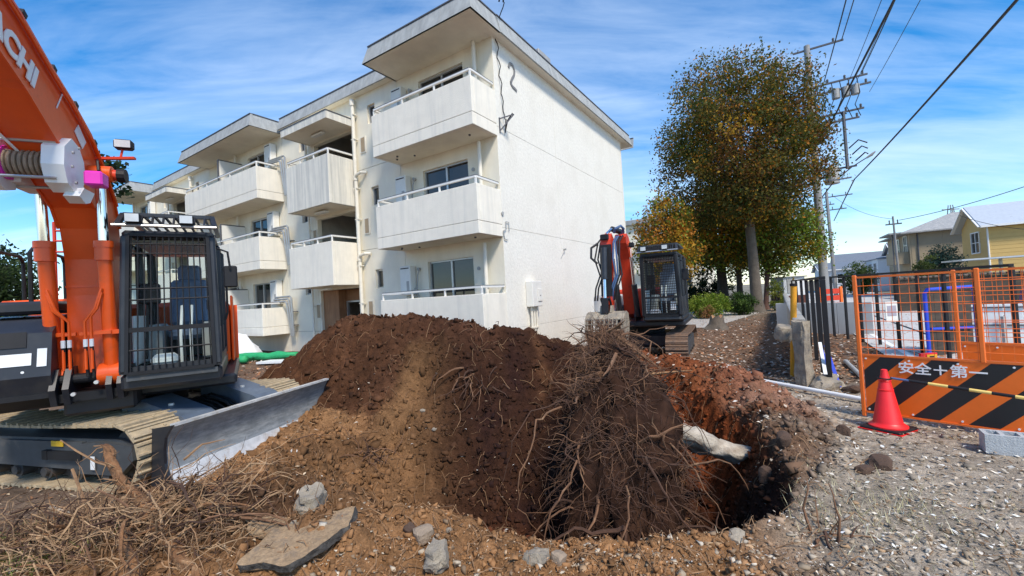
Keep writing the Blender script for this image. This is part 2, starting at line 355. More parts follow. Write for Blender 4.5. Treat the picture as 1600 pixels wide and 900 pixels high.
def terrain(x, y, detail=True):
    x = np.asarray(x, float); y = np.asarray(y, float)
    w = fbm(x, y, .55, 3, 3)
    base = .03*fbm(x, y, .3, 2, 5)
    near = (1-sstep(7, 14, np.hypot(x-.3, y-5)))
    base = base*near
    bs = -(x+.15)*cos(.575023)+(y-10.8)*sin(.575023); bt = -(x+.15)*sin(.575023)-(y-10.8)*cos(.575023)
    base = base + .26*sstep(3.5, 6, bs)*(1-sstep(13, 16, bs))*(1-sstep(1.6, 4.2, bt))*sstep(-1.5, -.5, bt)
    rd = ridge(x, y, CREST, .70, .22*w); br = ridge(x, y, BERM, .5, .3*w); lr = ridge(x, y, LEFTR, .3, .3*w)
    z = base
    def smax(a, b, k): h = np.clip(.5+.5*(a-b)/k, 0, 1); return b*(1-h)+a*h+k*h*(1-h)
    z = smax(rd, z, .12); z = smax(br, z, .06); z = smax(lr, z, .06)
    p = np.full_like(x, 9.)
    for k_, (a, b, r) in enumerate(FLOORS):
        lf_ = (.85, .75, 2.0)[k_]
        dx, dy = b[0]-a[0], b[1]-a[1]; L2 = dx*dx+dy*dy
        t = np.clip(((x-a[0])*dx + (y-a[1])*dy)/L2, 0, 1)
        ex = x-a[0]-t*dx; ey = y-a[1]-t*dy; d = np.maximum(np.hypot(ex, ey), 1e-4)
        ang = np.arctan2(ey/d, ex/d)           # 0 = +X (right wall), pi/2 = +Y (mound face)
        cr = np.clip(np.cos(ang), 0, 1); cm = np.clip(np.sin(ang), 0, 1); cl = np.clip(-np.cos(ang), 0, 1); cfm = np.clip(-np.sin(ang), 0, 1)
        sl = (.60+.125*d)*(2.7*cr**2 + .80*cm**2 + lf_*cl**2 + 2.3*cfm**2)*(1+.32*w)
        p = np.minimum(p, a[2]+(b[2]-a[2])*t + sl*np.maximum(0, d-r*(1+.5*w)))
    z = z + .16*np.exp(-(((x+2.8)/1.0)**2+((y-3.4)/.4)**2))
    k = .10; h = np.clip(.5+.5*(z-p)/k, 0, 1)
    zz = z*(1-h)+p*h - k*h*(1-h)
    pit = sstep(-.03, .16, z-p); mound = sstep(.06, .45, np.maximum(rd, 0)); dist = np.maximum(np.maximum(pit, mound), np.maximum(sstep(.0, .12, br), sstep(0, .1, lr)))
    fore = (1-sstep(3.2, 4.6, y))*(1-sstep(-.2, 1.6, x-.9))*sstep(-5, -3.2, x)
    dist = np.maximum(dist, fore*.8)
    n = .19*fbm(x, y, .9, 3, 11) + .12*fbm(x, y, 2.6, 3, 21)
    rg = 1-np.abs(fbm(x, y, 3.4, 4, 31)); cl = np.maximum(0, rg-.70)
    n2 = .10*fbm(x, y, 6.5, 4, 41) + .20*cl*cl + .055*fbm(x, y, 13, 3, 51)
    zz = zz + dist*n + (dist*.9+.12*near)*n2
    if not detail: return zz
    return zz, dict(pit=pit, mound=mound, dist=dist, br=sstep(0, .12, br), lr=sstep(0, .1, lr), fore=fore, w=w)
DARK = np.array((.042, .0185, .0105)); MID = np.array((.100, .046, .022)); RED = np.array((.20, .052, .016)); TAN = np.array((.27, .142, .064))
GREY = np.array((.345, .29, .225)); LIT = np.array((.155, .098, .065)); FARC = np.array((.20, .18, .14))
def soil_colour(x, y, z, q):
    n1 = fbm(x, y, .8, 4, 61); n2 = fbm(x, y, 2.3, 4, 71)
    def mix(a, b, t): return a*(1-t[:, None]) + b*t[:, None]
    c = np.tile(TAN, (len(x), 1)).astype(float)
    right = sstep(-.35, .55, (x-1.75)*.86 - (y-3.4)*.30 + .25*n1)        # grey yard right of the pit
    c = mix(c, GREY, right)
    lit = sstep(7.2, 9.5, y + .8*n1 + .15*x)
    c = mix(c, LIT, lit)
    c = mix(c, FARC, sstep(18, 40, np.hypot(x, y)))
    leftyard = 1-sstep(-4.6, -3.6, x + .3*n1); c = mix(c, np.array((.15, .105, .075)), leftyard*(1-lit))
    c = mix(c, MID, q['br']*sstep(-.5, .3, n1)*.9); c = mix(c, RED*1.05, q['br']*sstep(4.6, 6.6, y)*.8)
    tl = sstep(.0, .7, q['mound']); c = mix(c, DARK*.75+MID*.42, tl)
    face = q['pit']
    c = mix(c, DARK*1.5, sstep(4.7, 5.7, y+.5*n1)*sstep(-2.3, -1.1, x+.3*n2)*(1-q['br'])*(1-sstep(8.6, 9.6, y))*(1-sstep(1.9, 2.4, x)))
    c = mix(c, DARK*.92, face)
    band = face*np.exp(-((x+1.75+.12*(y-6))/.55)**2)*sstep(4.4, 5.6, y); c = mix(c, TAN*.62, np.clip(band*1.0 + .3*band*n2, 0, 1))  # lit strip of the mound face painted in as lighter tan
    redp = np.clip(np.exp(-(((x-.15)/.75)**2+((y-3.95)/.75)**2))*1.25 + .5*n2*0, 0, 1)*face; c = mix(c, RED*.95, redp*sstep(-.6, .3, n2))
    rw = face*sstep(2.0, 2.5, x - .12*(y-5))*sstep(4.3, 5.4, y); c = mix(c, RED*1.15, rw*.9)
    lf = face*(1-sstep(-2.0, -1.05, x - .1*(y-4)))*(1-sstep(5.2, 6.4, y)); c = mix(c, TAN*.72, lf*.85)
    hum = np.exp(-(((x+2.75)/1.5)**2+((y-3.45)/.55)**2)); c = mix(c, np.array((.06, .032, .018)), np.clip(hum*1.3-.15+.3*n2, 0, .95))  # soil painted dark under the brush heap as shade in the twig gaps
    cr = sstep(.55, .9, q['mound'])*sstep(.35, .8, n2+.35*n1)*.55; c = mix(c, MID, cr)
    return c*(1+.34*n2)[:, None]
def axis(a, b, st, outs, far):
    core = list(np.arange(a, b, st)); lo = [a]; s = st
    while lo[-1] > -far: s *= 1.22; lo.append(lo[-1]-s)
    hi = [core[-1]]; s = st
    while hi[-1] < far: s *= 1.22; hi.append(hi[-1]+s)
    return np.array(lo[:0:-1] + core + hi[1:])
def build_ground():
    xs = axis(-4.8, 4.6, .036, 0, 900); ys = axis(2.3, 9.2, .036, 0, 900)
    X, Y = np.meshgrid(xs, ys); x = X.ravel(); y = Y.ravel()
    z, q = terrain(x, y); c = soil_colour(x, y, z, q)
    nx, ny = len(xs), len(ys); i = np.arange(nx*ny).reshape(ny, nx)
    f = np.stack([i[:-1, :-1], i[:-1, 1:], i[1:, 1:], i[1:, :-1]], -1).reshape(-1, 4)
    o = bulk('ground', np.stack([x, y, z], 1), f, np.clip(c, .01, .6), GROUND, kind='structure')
    o.data.polygons.foreach_set('use_smooth', np.ones(len(f), bool))
build_ground()
def hz_(x, y): return float(terrain(np.array([x]), np.array([y]), False)[0])
def on(x, y, d=0): return Vector((x, y, hz_(x, y)+d))
def hit(px, py):
    "where the sight line through a photo pixel meets the ground"
    d = _f + _r*((px-800)/FPX) - _u*((py-450)/FPX); ts = np.arange(1.5, 14, .02)
    P = np.array([0, 0, CAM_H])[None] + ts[:, None]*np.array(d)[None]; h = terrain(P[:, 0], P[:, 1], False)
    k = np.argmax(P[:, 2] < h); return Vector((P[k, 0], P[k, 1], h[k]))

# ------------------------------------------------------------------ apartment building  (local x = along facade, y = outwards, z = up)
TH = 0.575023
def grooved_wall(bld, x0, x1, z0, z1, holes, m, y=0, th=.2, depth=.16, name='wall_panel', gap=.008):
    "wall panel with rectangular openings and reveals; outer face at y"
    w = MB(); xs = sorted({x0+gap, x1-gap} | {min(max(h[i], x0+gap), x1-gap) for h in holes for i in (0, 1)})
    zs = sorted({z0+gap, z1-gap} | {min(max(h[i], z0+gap), z1-gap) for h in holes for i in (2, 3)})
    for a, b in zip(xs[:-1], xs[1:]):
        for c, d in zip(zs[:-1], zs[1:]):
            mx, mz = (a+b)/2, (c+d)/2
            if any(h[0] < mx < h[1] and h[2] < mz < h[3] for h in holes): continue
            w.add([(a, y, c), (b, y, c), (b, y, d), (a, y, d)], [(0, 1, 2, 3)])
    for h in holes:
        a, b, c, d = max(h[0], x0), min(h[1], x1), max(h[2], z0), min(h[3], z1)
        if b-a < .01 or d-c < .01: continue
        yb = y-depth
        w.add([(a, y, c), (a, yb, c), (a, yb, d), (a, y, d)], [(0, 1, 2, 3)]); w.add([(b, y, c), (b, yb, c), (b, yb, d), (b, y, d)], [(0, 1, 2, 3)])
        w.add([(a, y, d), (a, yb, d), (b, yb, d), (b, y, d)], [(0, 1, 2, 3)]); w.add([(a, y, c), (a, yb, c), (b, yb, c), (b, y, c)], [(0, 1, 2, 3)])
    # returns into the joint
    for a, b, c, d in ((x0+gap, x0+gap, z0+gap, z1-gap), (x1-gap, x1-gap, z0+gap, z1-gap)): w.add([(a, y, c), (a, y-.03, c), (a, y-.03, d), (a, y, d)], [(0, 1, 2, 3)])
    for zz in (z0+gap, z1-gap): w.add([(x0+gap, y, zz), (x0+gap, y-.03, zz), (x1-gap, y-.03, zz), (x1-gap, y, zz)], [(0, 1, 2, 3)])
    return w.build(name, m, bld, recalc=False)
def window(bld, a, b, c, d, y, leaves=2, m=ALU):
    "sliding window: frame with leaf stiles, panes as sub-parts"
    f = MB(); t = .045
    f.span((a, y-.05, c), (a+t, y+.03, d)); f.span((b-t, y-.05, c), (b, y+.03, d)); f.span((a+t, y-.05, d-t), (b-t, y+.03, d)); f.span((a+t, y-.05, c), (b-t, y+.03, c+t))
    for i in range(1, leaves):
        x = a+(b-a)*i/leaves; f.span((x-.03, y-.04, c+t), (x+.03, y+.02, d-t))
    o = f.build('window', m, bld)
    for i in range(leaves):
        p = a+t+(b-a-2*t)*i/leaves; q = a+t+(b-a-2*t)*(i+1)/leaves; yy = y-.012 if i % 2 else y-.028
        MB().span((p+.004, yy-.006, c+t+.004), (q-.004, yy+.006, d-t-.004)).build('pane', PANE, o)
    return o
FLR = (1.0, 3.63, 6.25)
STRUCT_Z = [(.0, 1.0), (1.0, 3.6), (3.6, 6.2), (6.2, 8.62)]
def rail_run(bld, pts, z, posts, cap=DARKRAIL):
    m = MB()
    for p, q in zip(pts[:-1], pts[1:]): m.beam((*p, z), (*q, z), .055, .05)
    o = m.build('balcony_rail', RAIL, bld)
    c = MB()
    for p, q in zip(pts[:-1], pts[1:]): c.beam((*p, z+.03), (*q, z+.03), .06, .014)
    c.build('rail_cap', cap, o)
    for p in posts: MB().beam((*p, z-.19), (*p, z-.024), .04, .04, up=(1, 0, 0)).build('rail_post', RAIL, o)
def balcony(bld, x0, x1, zt, zb, m, t=1.0, right=True, left=True, ground=False, joint=True):
    th = .11
    # front and end parapets, each in an upper and a lower lift with a fine joint between
    zj = zb+.30
    for (c, d) in (((zb, zj), (zj+.010, zt)) if joint else ((zb, zt),)):
        MB().span((x0, t-th, c), (x1, t, d), ch=.008).build('parapet_panel', m, bld)
        if right: MB().span((x0, .0, c), (x0+th, t-th-.003, d), ch=.008).build('parapet_panel', m, bld)
        if left: MB().span((x1-th, .0, c), (x1, t-th-.003, d), ch=.008).build('parapet_panel', m, bld)
    if joint: MB().span((x0+.012, t-th+.01, zj-.001), (x1-.012, t-.012, zj+.011)).build('joint_strip', CONCIN, bld)
    if not ground: MB().span((x0+th+.002, .0, zb+.012), (x1-th-.002, t-th-.003, zb+.2)).build('balcony_slab', CREAM, bld)
    xa, xb = x0+.055, x1-.055
    rail_run(bld, [(xa, .02), (xa, t-.055), (xb, t-.055), (xb, .02)], zt+.17,
             [(xa, t-.055)] + [(xa+(xb-xa)*i/3.0, t-.055) for i in (1, 2)] + [(xb, t-.055)])
def hood(bld, x0, x1, t, zb, zt, m=FASCIA):
    "flat roof hood whose fascia leans back"
    s = .13
    MB().add([(x0, 0, zb), (x1, 0, zb), (x1, t, zb), (x0, t, zb), (x0+s, 0, zb+.03), (x1-s, 0, zb+.03), (x1-s, t-s, zb+.03), (x0+s, t-s, zb+.03)],
             [(0, 1, 2, 3), (7, 6, 5, 4)]).build('hood_soffit', CREAM, bld, recalc=False)
    n = max(2, int((x1-x0)/.9)); f0, f1 = x0, x1
    for i in range(n):
        a = f0+(f1-f0)*i/n+.003; b = f0+(f1-f0)*(i+1)/n-.003; a2 = a+(s if i == 0 else 0); b2 = b-(s if i == n-1 else 0)
        MB().add([(a, t, zb), (b, t, zb), (b2, t-s, zt), (a2, t-s, zt), (a, t-.05, zb), (b, t-.05, zb), (b2, t-s-.05, zt), (a2, t-s-.05, zt)],
                 [(0, 1, 2, 3), (7, 6, 5, 4), (0, 4, 5, 1), (3, 2, 6, 7), (0, 3, 7, 4), (1, 5, 6, 2)]).build('fascia_panel', m, bld)
    for x, xi in ((x0, x0+s), (x1, x1-s)):
        sg = .05 if x == x0 else -.05
        MB().add([(x, 0, zb), (x, t-.002, zb), (xi, t-s-.002, zt), (xi, 0, zt), (x+sg, 0, zb), (x+sg, t-.052, zb), (xi+sg, t-s-.052, zt), (xi+sg, 0, zt)],
                 [(0, 1, 2, 3), (7, 6, 5, 4), (0, 4, 5, 1), (3, 2, 6, 7), (0, 3, 7, 4), (1, 5, 6, 2)]).build('fascia_panel', m, bld)
    MB().span((x0+s+.01, -.3, zt-.05), (x1-s-.01, t-s-.055, zt-.01)).build('hood_top', ROOFT, bld)
    cp = MB(); cp.beam((x0+s, t-s-.02, zt+.015), (x1-s, t-s-.02, zt+.015), .09, .03); cp.beam((x0+s+.02, 0, zt+.015), (x0+s+.02, t-s-.07, zt+.015), .09, .03); cp.beam((x1-s-.02, 0, zt+.015), (x1-s-.02, t-s-.07, zt+.015), .09, .03)
    cp.build('fascia_coping', DARKRAIL, bld)
def heater(bld, x0, x1, z0, z1, y, meter=True):
    b = MB(); b.span((x0, y, z0), (x1, y+.24, z1), ch=.02); o = b.build('water_heater', APPL, bld)
    s = MB(); s.span((x0+.05, y+.24, z1-.09), (x1-.05, y+.247, z1-.06)); s.build('exhaust_slot', BLACKM, o)
    s2 = MB(); s2.span((x0+.06, y+.24, z0+.12), (x0+.16, y+.246, z0+.40)); s2.build('label_plate', GREYPL, o)
def build_block(name, label, loc, rz, L, units, stairs, holes_extra=(), full=True, group=None):
    b = thing(name, label, 'apartment building', loc, rz, group)
    holes = []
    for (x0, x1, mains, smalls, htr, pc) in units:
        for k in range(3):
            zf = FLR[k]
            for (a, c) in mains: holes.append((a, c, zf+.03 if k == 0 else zf, zf+1.96, 2))
            for (a, c) in smalls: holes.append((a, c, zf+1.33, zf+1.93, 1))
    sh = []
    for (x0, x1) in stairs:
        sh.append((x0+.12, x1-.12, 0, 2.42)); sh.append((x0+.12, x1-.12, 2.5+1.25, 4.95)); sh.append((x0+.12, x1-.12, 5.0+1.6, 7.6))
    allh = [h[:4] for h in holes]+sh
    cuts = sorted({0, L} | {round(x, 3) for s in stairs for x in s} | {round(x, 3) for u in units for x in u[:2]})
    for z0, z1 in STRUCT_Z:
        for a, c in zip(cuts[:-1], cuts[1:]):
            if c-a < .05: continue
            hs = [h for h in allh if h[0] < c and h[1] > a and h[2] < z1 and h[3] > z0]
            grooved_wall(b, a, c, z0, z1, hs, CREAM)
    for h in holes: window(b, h[0], h[1], h[2], h[3], -.1, h[4])
    # inner dark box behind the glass, backing of the joints
    back = MB(); back.span((.03, -9.85, .02), (L-.03, -2.6, 8.5)); back.build('core_wall', CONCIN, b)
    bk = MB()
    for z0, z1 in STRUCT_Z: 
        for a, c in zip(cuts[:-1], cuts[1:]):
            hs = [h for h in allh if h[0] < c and h[1] > a and h[2] < z1 and h[3] > z0]
            xs = sorted({a, c} | {min(max(h[i], a), c) for h in hs for i in (0, 1)}); zs = sorted({z0, z1} | {min(max(h[i], z0), z1) for h in hs for i in (2, 3)})
            for p, q in zip(xs[:-1], xs[1:]):
                for r_, t_ in zip(zs[:-1], zs[1:]):
                    if not any(h[0] < (p+q)/2 < h[1] and h[2] < (r_+t_)/2 < h[3] for h in hs): bk.add([(p, -.03, r_), (q, -.03, r_), (q, -.03, t_), (p, -.03, t_)], [(0, 1, 2, 3)])
    bk.build('joint_backing', CONCIN, b, recalc=False)
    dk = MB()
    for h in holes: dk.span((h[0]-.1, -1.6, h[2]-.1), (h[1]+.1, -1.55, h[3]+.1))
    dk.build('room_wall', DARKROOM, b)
    for (x0, x1) in stairs:
        dd = MB(); dd.add([(x0, -.18, 0), (x0, -2.5, 0), (x0, -2.5, 8.5), (x0, -.18, 8.5)], [(0, 1, 2, 3)]); dd.add([(x1, -.18, 0), (x1, -2.5, 0), (x1, -2.5, 8.5), (x1, -.18, 8.5)], [(0, 1, 2, 3)])
        dd.add([(x0, -2.5, 0), (x1, -2.5, 0), (x1, -2.5, 8.5), (x0, -2.5, 8.5)], [(0, 1, 2, 3)]); dd.add([(x0, -.18, 8.3), (x1, -.18, 8.3), (x1, -2.5, 8.3), (x0, -2.5, 8.3)], [(0, 1, 2, 3)])
        dd.build('stairwell_wall', CONCIN, b)
        for za in (2.55, 5.1):
            st = MB(); st.prism([(x0+1.25, za-.1), (x0+.2, za-.1), (x1-.25, za+1.3), (x1-.25, za+1.52)], -1.2, -.35, 'xz'); st.build('stair_flight', CREAM, b)
    # roof
    MB().span((.0, -10.4, 8.64), (L, .0, 8.70)).build('roof_slab', ROOFT, b)
    return b
UNITS = [(0, 3.56, [(1.0, 2.65)], [(4.58, 4.93), (5.3, 5.48)], (3.12, 3.55), .5),
         (9.93, 16.07, [(11.25, 12.55), (13.45, 14.75)], [(8.45, 8.8), (8.12, 8.22), (17.2, 17.55)], (10.3, 10.75), 13.3),
         (22.44, 26.0, [(23.35, 25.0)], [(21.1, 21.45)], (22.5, 22.9), 25.4)]
STAIRS = [(5.65, 8.0), (18.0, 20.35)]
K0 = (-.15, 10.8, 0)
# small openings next to the stairs are narrow meter-box hatches, handled below
UN2 = [(u[0], u[1], u[2], [s for s in u[3] if s[1]-s[0] > .3], u[4], u[5]) for u in UNITS]
apt = build_block('apartment_building', 'three storey cream apartment block with numbered rough white end wall and projecting balconies', K0, PI-TH, 26, UN2, STAIRS)
for i, (x0, x1, *_rest) in enumerate(UNITS):
    for k in range(3):
        zt = (1.93, 4.55, 7.12)[k]; zb = (-.3, 3.36, 5.95)[k]
        if i == 1: zt += .0; zb = (.93, 3.36, 5.80+.15)[k]
        balcony(apt, x0, x1, zt, zb, PARA, ground=(i != 1 and k == 0))
    hood(apt, x0-.28 if i == 0 else x0-.1, x1+.02, 1.22, 8.52, 9.0)
    # balcony pipe and heaters
    hx = _rest[2]; px = _rest[3]
    for k in range(3):
        z0 = FLR[k]; MB().tube([(px, .14, z0-.05), (px, .14, z0+2.25)], .055, 10).build('balcony_downpipe', PIPEW, apt, smooth=True)
        cl = MB(); cl.box((px, .12, z0+1.1), (.15, .12, .03)); cl.build('pipe_clamp', PIPEW, apt)
        heater(apt, hx[0], hx[1], z0+1.05, z0+2.0 if i == 1 else z0+1.9, .02)
        if i == 0:
            MB().span((hx[0]+.02, .03, z0+.1), (hx[1]-.02, .3, z0+.9), ch=.015).build('cabinet', APPL, apt)
            h = MB(); h.tube([(hx[0]-.16, .05, z0+1.75), (hx[0]-.16, .12, z0+1.6), (hx[0]-.13, .13, z0+1.2), (hx[0]-.2, .1, z0+.75), (hx[0]-.17, .1, z0+.25)], .018, 6); h.tube([(hx[0]-.16, .02, z0+1.78), (hx[0]-.16, .1, z0+1.78)], .045, 10); h.build('meter_hose', GREYPL, apt, smooth=True)
            v = MB(); v.cyl((.82, .0, z0+1.62), (.82, .03, z0+1.62), .05, 12); v.build('vent_cap', GREYPL, apt)
    if i == 1:
        for k in range(3):
            z0 = FLR[k]
            dv = MB(); dv.span((12.92, .02, z0+.15), (12.97, .93, z0+1.75)); dv.build('divider_screen', APPL, apt)
            fr = MB(); fr.beam((12.945, .05, z0+1.77), (12.945, .95, z0+1.77), .06, .04); fr.beam((12.945, .95, z0+1.75), (12.945, .95, z0+.9), .05, .05, up=(1, 0, 0)); fr.build('divider_frame', DARKRAIL, apt)
            for j in range(3):      # pipes that leave the balcony end and turn down
                d = .10*j; zz = z0+1.32-.09*j
                p = MB(); p.tube([(10.4, .25+.06*j, zz), (9.5+d*.7, .2+.05*j, zz), (9.42+d*.7, .2+.05*j, zz-.06), (9.42+d*.7, .16, z0-.15)], .036, 8); p.build('gas_pipe', METALP, apt, smooth=True)
            for zz in (z0+.25, z0+.75): pc = MB(); pc.box((9.5, .1, zz), (.4, .14, .03)); pc.build('pipe_clamp', DARKRAIL, apt)
# main roof fascia between the hoods, along the end wall and the back
def fascia_run(a, b, y, n, along='x', zb=8.6, zt=9.05):
    s = .13
    for i in range(n):
        p = a+(b-a)*i/n+.003; q = a+(b-a)*(i+1)/n-.003
        if along == 'x': V = [(p, y, zb), (q, y, zb), (q, y-s, zt), (p, y-s, zt), (p, y-.05, zb), (q, y-.05, zb), (q, y-s-.05, zt), (p, y-s-.05, zt)]
        else: V = [(y, p, zb), (y, q, zb), (y+s, q, zt), (y+s, p, zt), (y+.05, p, zb), (y+.05, q, zb), (y+s+.05, q, zt), (y+s+.05, p, zt)]
        MB().add(V, [(0, 1, 2, 3), (7, 6, 5, 4), (0, 4, 5, 1), (3, 2, 6, 7), (0, 3, 7, 4), (1, 5, 6, 2)]).build('fascia_panel', FASCIA, apt)
    c = MB()
    if along == 'x': c.beam((a, y-s-.02, zt+.015), (b, y-s-.02, zt+.015), .09, .03)
    else: c.beam((y+s+.02, a, zt+.015), (y+s+.02, b, zt+.015), .09, .03)
    c.build('fascia_coping', DARKRAIL, apt)
for a, b in ((3.6, 9.8), (16.1, 22.3)): fascia_run(a, b, .26, 6)
fascia_run(0, -10.75, -.30, 11, 'y', 8.52, 9.0); fascia_run(26.0, -.25, -11.05, 24, 'x', 8.52, 9.0)
sf = MB(); sf.add([(-.28, .0, 8.525), (0, .0, 8.525), (0, -10.9, 8.525), (-.28, -10.9, 8.525)], [(0, 1, 2, 3)])
for a, b in ((3.6, 9.8), (16.1, 22.3)): sf.add([(a, .25, 8.605), (b, .25, 8.605), (b, 0, 8.605), (a, 0, 8.605)], [(0, 1, 2, 3)])
sf.add([(0, -10.9, 8.525), (26, -10.9, 8.525), (26, -9.9, 8.525), (0, -9.9, 8.525)], [(0, 1, 2, 3)])
sf.build('roof_soffit', CREAM, apt)
# end wall: precast panels with open joints
ty = [0, -3.3, -6.6, -9.9]; tz = [-.3, 1.0, 3.6, 6.2, 8.6]
for a, b in zip(ty[:-1], ty[1:]):
    for c, d in zip(tz[:-1], tz[1:]):
        MB().span((0, b+.0035, c+.0035), (.16, a-.0035, d-.0035), ch=.004).build('end_wall_panel', ENDW, apt)
MB().span((.02, -9.88, -.3), (.1, -.02, 8.55)).build('end_wall_backing', CONCIN, apt)
MB().span((.0, -9.98, -.3), (26, -9.91, 8.6)).build('rear_wall', CREAM, apt)
MB().span((25.9, -9.9, -.3), (26.0, 0, 8.6)).build('end_wall_panel', ENDW, apt)
# the painted number, a slim raised figure on the end wall
pts = [(-.72+.0, 8.02), (-.80, 8.16), (-.93, 8.18), (-1.02, 8.06), (-.99, 7.92), (-.88, 7.78), (-.78, 7.62), (-.86, 7.55), (-1.0, 7.53), (-1.08, 7.50)]
nm = MB()
for (a, c), (b, d) in zip(pts[:-1], pts[1:]): nm.beam((-.012, a, c), (-.012, b, d), .07, .02, up=(1, 0, 0))
nm.build('number_two', mat('faded_number', (.20, .20, .20), .7), apt)
# sagging cable on the end wall and its bracket
cb = MB(); q = []
for i in range(26):
    u = i/25; q.append((-.04-.34*max(0, 1-u*5) - .03*sin(u*40), -.1-.22*u+.02*sin(u*33), 9.3-2.85*u))
cb.tube(q, .013, 6); cb.tube([(-.40, -.02, 9.25), (-.45, .05, 9.32), (-.42, .16, 9.27), (-.36, .12, 9.2)], .02, 6); cb.tube([(-.3, -.32, 6.55), (-.14, -.31, 6.4), (-.05, -.31, 6.1), (-.1, -.3, 6.45)], .018, 6)
cb.build('hanging_cable', BLACKM, apt, smooth=True)
br = MB(); br.beam((-.01, -.12, 6.45), (-.01, -.12, 6.05), .03, .03, up=(1, 0, 0)); br.beam((-.01, -.12, 6.1), (-.35, -.3, 6.5), .025, .025); br.beam((-.01, -.12, 6.42), (-.35, -.3, 6.5), .025, .025); br.build('cable_bracket', DARKRAIL, apt)
lb = MB(); lb.tube([(-.03, -.12, 3.75), (-.03, -.12, 3.55), (-.03, .02, 3.5), (-.03, -.02, 3.3), (-.03, -.16, 3.28)], .013, 6); lb.tube([(-.03, -.12, 3.75), (-.03, -.26, 3.75), (-.03, -.26, 3.52)], .012, 6); lb.build('loose_wire', METALP, apt)
# electric cabinet on the end wall with three conduits
ec = MB(); ec.span((-.22, -1.46, 1.52), (-.003, -.95, 2.22), ch=.012); eo = ec.build('meter_cabinet', APPL, apt)
MB().span((-.245, -1.44, 1.66), (-.221, -1.22, 2.0), ch=.006).build('cabinet_door', APPL, eo)
MB().span((-.25, -1.34, 1.8), (-.246, -1.31, 1.83)).build('lock', BLACKM, eo)
for j in range(3):
    p = MB(); p.tube([(-.1, -1.05-.13*j, 1.515), (-.1, -1.05-.13*j, -.2)], .032, 8); p.build('conduit', PIPEW, apt, smooth=True)
cc = MB(); cc.box((-.08, -1.18, .95), (.12, .42, .04)); cc.build('pipe_clamp', PIPEW, apt)
hk = MB(); hk.cyl((-.01, -3.45, 3.25), (-.09, -3.45, 3.25), .03, 8); hk.tube([(-.06, -3.45, 3.23), (-.02, -3.3, 3.05), (-.015, -3.2, 2.95)], .008, 5); hk.build('wall_hook', METALP, apt)
bx = MB(); bx.cyl((-.01, -.01, 3.95), (-.03, -.01, 3.95), .05, 10); bx.build('vent_cap', GREYPL, apt)
# roof box behind the eave
MB().span((.1, -3.55, 9.0), (.5, -2.75, 9.55), ch=.02).build('roof_vent_box', GREYPL, apt)
# stair bays: canopy, two half landings with stained parapets
for (x0, x1) in STAIRS:
    balcony(apt, x0, x1, 6.58, 5.05, STAIN, joint=False); balcony(apt, x0, x1, 3.86, 2.5, PARA, joint=False)
    cn = MB(); cn.prism([(0, 7.66), (1.05, 7.66), (1.05, 7.86), (.0, 7.96)], x0-.08, x1+.08, 'yz'); cn.build('stair_canopy', CREAM, apt)
    e = MB(); e.span((x0-.095, .02, 7.64), (x0-.081, 1.06, 7.87)); e.span((x1+.081, .02, 7.64), (x1+.095, 1.06, 7.87)); e.span((x0-.095, 1.051, 7.64), (x1+.095, 1.066, 7.87)); e.build('canopy_edge', STAIN, apt)
    ce = MB(); ce.span((x0-.11, 1.04, 7.872), (x1+.11, 1.08, 7.90)); ce.span((x0-.11, .0, 7.872), (x0-.06, 1.038, 7.90)); ce.build('fascia_coping', DARKRAIL, apt)
    for zz in (7.63, 5.02, 2.47):
        l = MB(); l.span((x0+.9, .42, zz-.07), (x0+1.5, .58, zz), ch=.02); l.build('ceiling_lamp', APPL, apt)
    # plywood screen round the entrance with a dark doorway
    MB().span((x0+1.35, -.12, -.3), (x1-.13, -.09, 2.41)).build('plywood_screen', PLY, apt)
    MB().span((x0+.13, -.42, 2.02), (x0+1.34, -.39, 2.41)).build('plywood_screen', PLY, apt)
    MB().span((x0+1.345, -.42, -.3), (x0+1.375, -.125, 2.41)).build('plywood_screen', PLY, apt)
    MB().span((x0+.13, -.42, -.3), (x0+.42, -.39, 2.015)).build('plywood_screen', PLY, apt)
    MB().span((x0+.9, -.415, -.3), (x0+1.34, -.385, 2.015)).build('plywood_screen', mat('dark_ply_red', (.22, .085, .04), .7, var=.2), apt) if x0 > 10 else None  # this panel in a darker, redder plywood colour
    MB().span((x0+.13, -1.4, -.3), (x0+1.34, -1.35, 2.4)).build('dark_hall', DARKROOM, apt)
    df = MB(); df.span((x0+.42, -.44, -.3), (x0+.47, -.36, 2.0)); df.span((x0+1.26, -.44, -.3), (x0+1.31, -.36, 2.0)); df.span((x0+.42, -.44, 1.965), (x0+1.31, -.36, 2.015)); df.build('door_frame', ALU, apt)
# long downpipes with offsets, hatches of the meter boxes
for xp in (5.5, 17.8, 8.2, 20.55):
    p = MB(); p.tube([(xp, .12, 8.45), (xp, .12, -.2)], .06 if xp in (5.5, 17.8) else .04, 10)
    if xp in (5.5, 17.8):
        p.tube([(xp, .12, 8.3), (xp, .12, 8.5)], .085, 10)
        for zz in (6.02, 3.42):
            p.tube([(xp, .14, zz-.1), (xp-.08, .16, zz), (xp-.32, .16, zz+.04), (xp-.4, .02, zz+.04)], .05, 8); p.cyl((xp, .12, zz-.16), (xp, .12, zz-.02), .08, 10)
    p.build('downpipe', PIPEW, apt, smooth=True)
    for zz in (.6, 1.9, 3.1, 4.6, 5.6, 7.2, 8.0): cl = MB(); cl.box((xp, .1, zz), (.17 if xp in (5.5, 17.8) else .12, .14, .03)); cl.build('pipe_clamp', PIPEW, apt)
BOXB = mat('hatch_brown', (.36, .27, .17), .7)
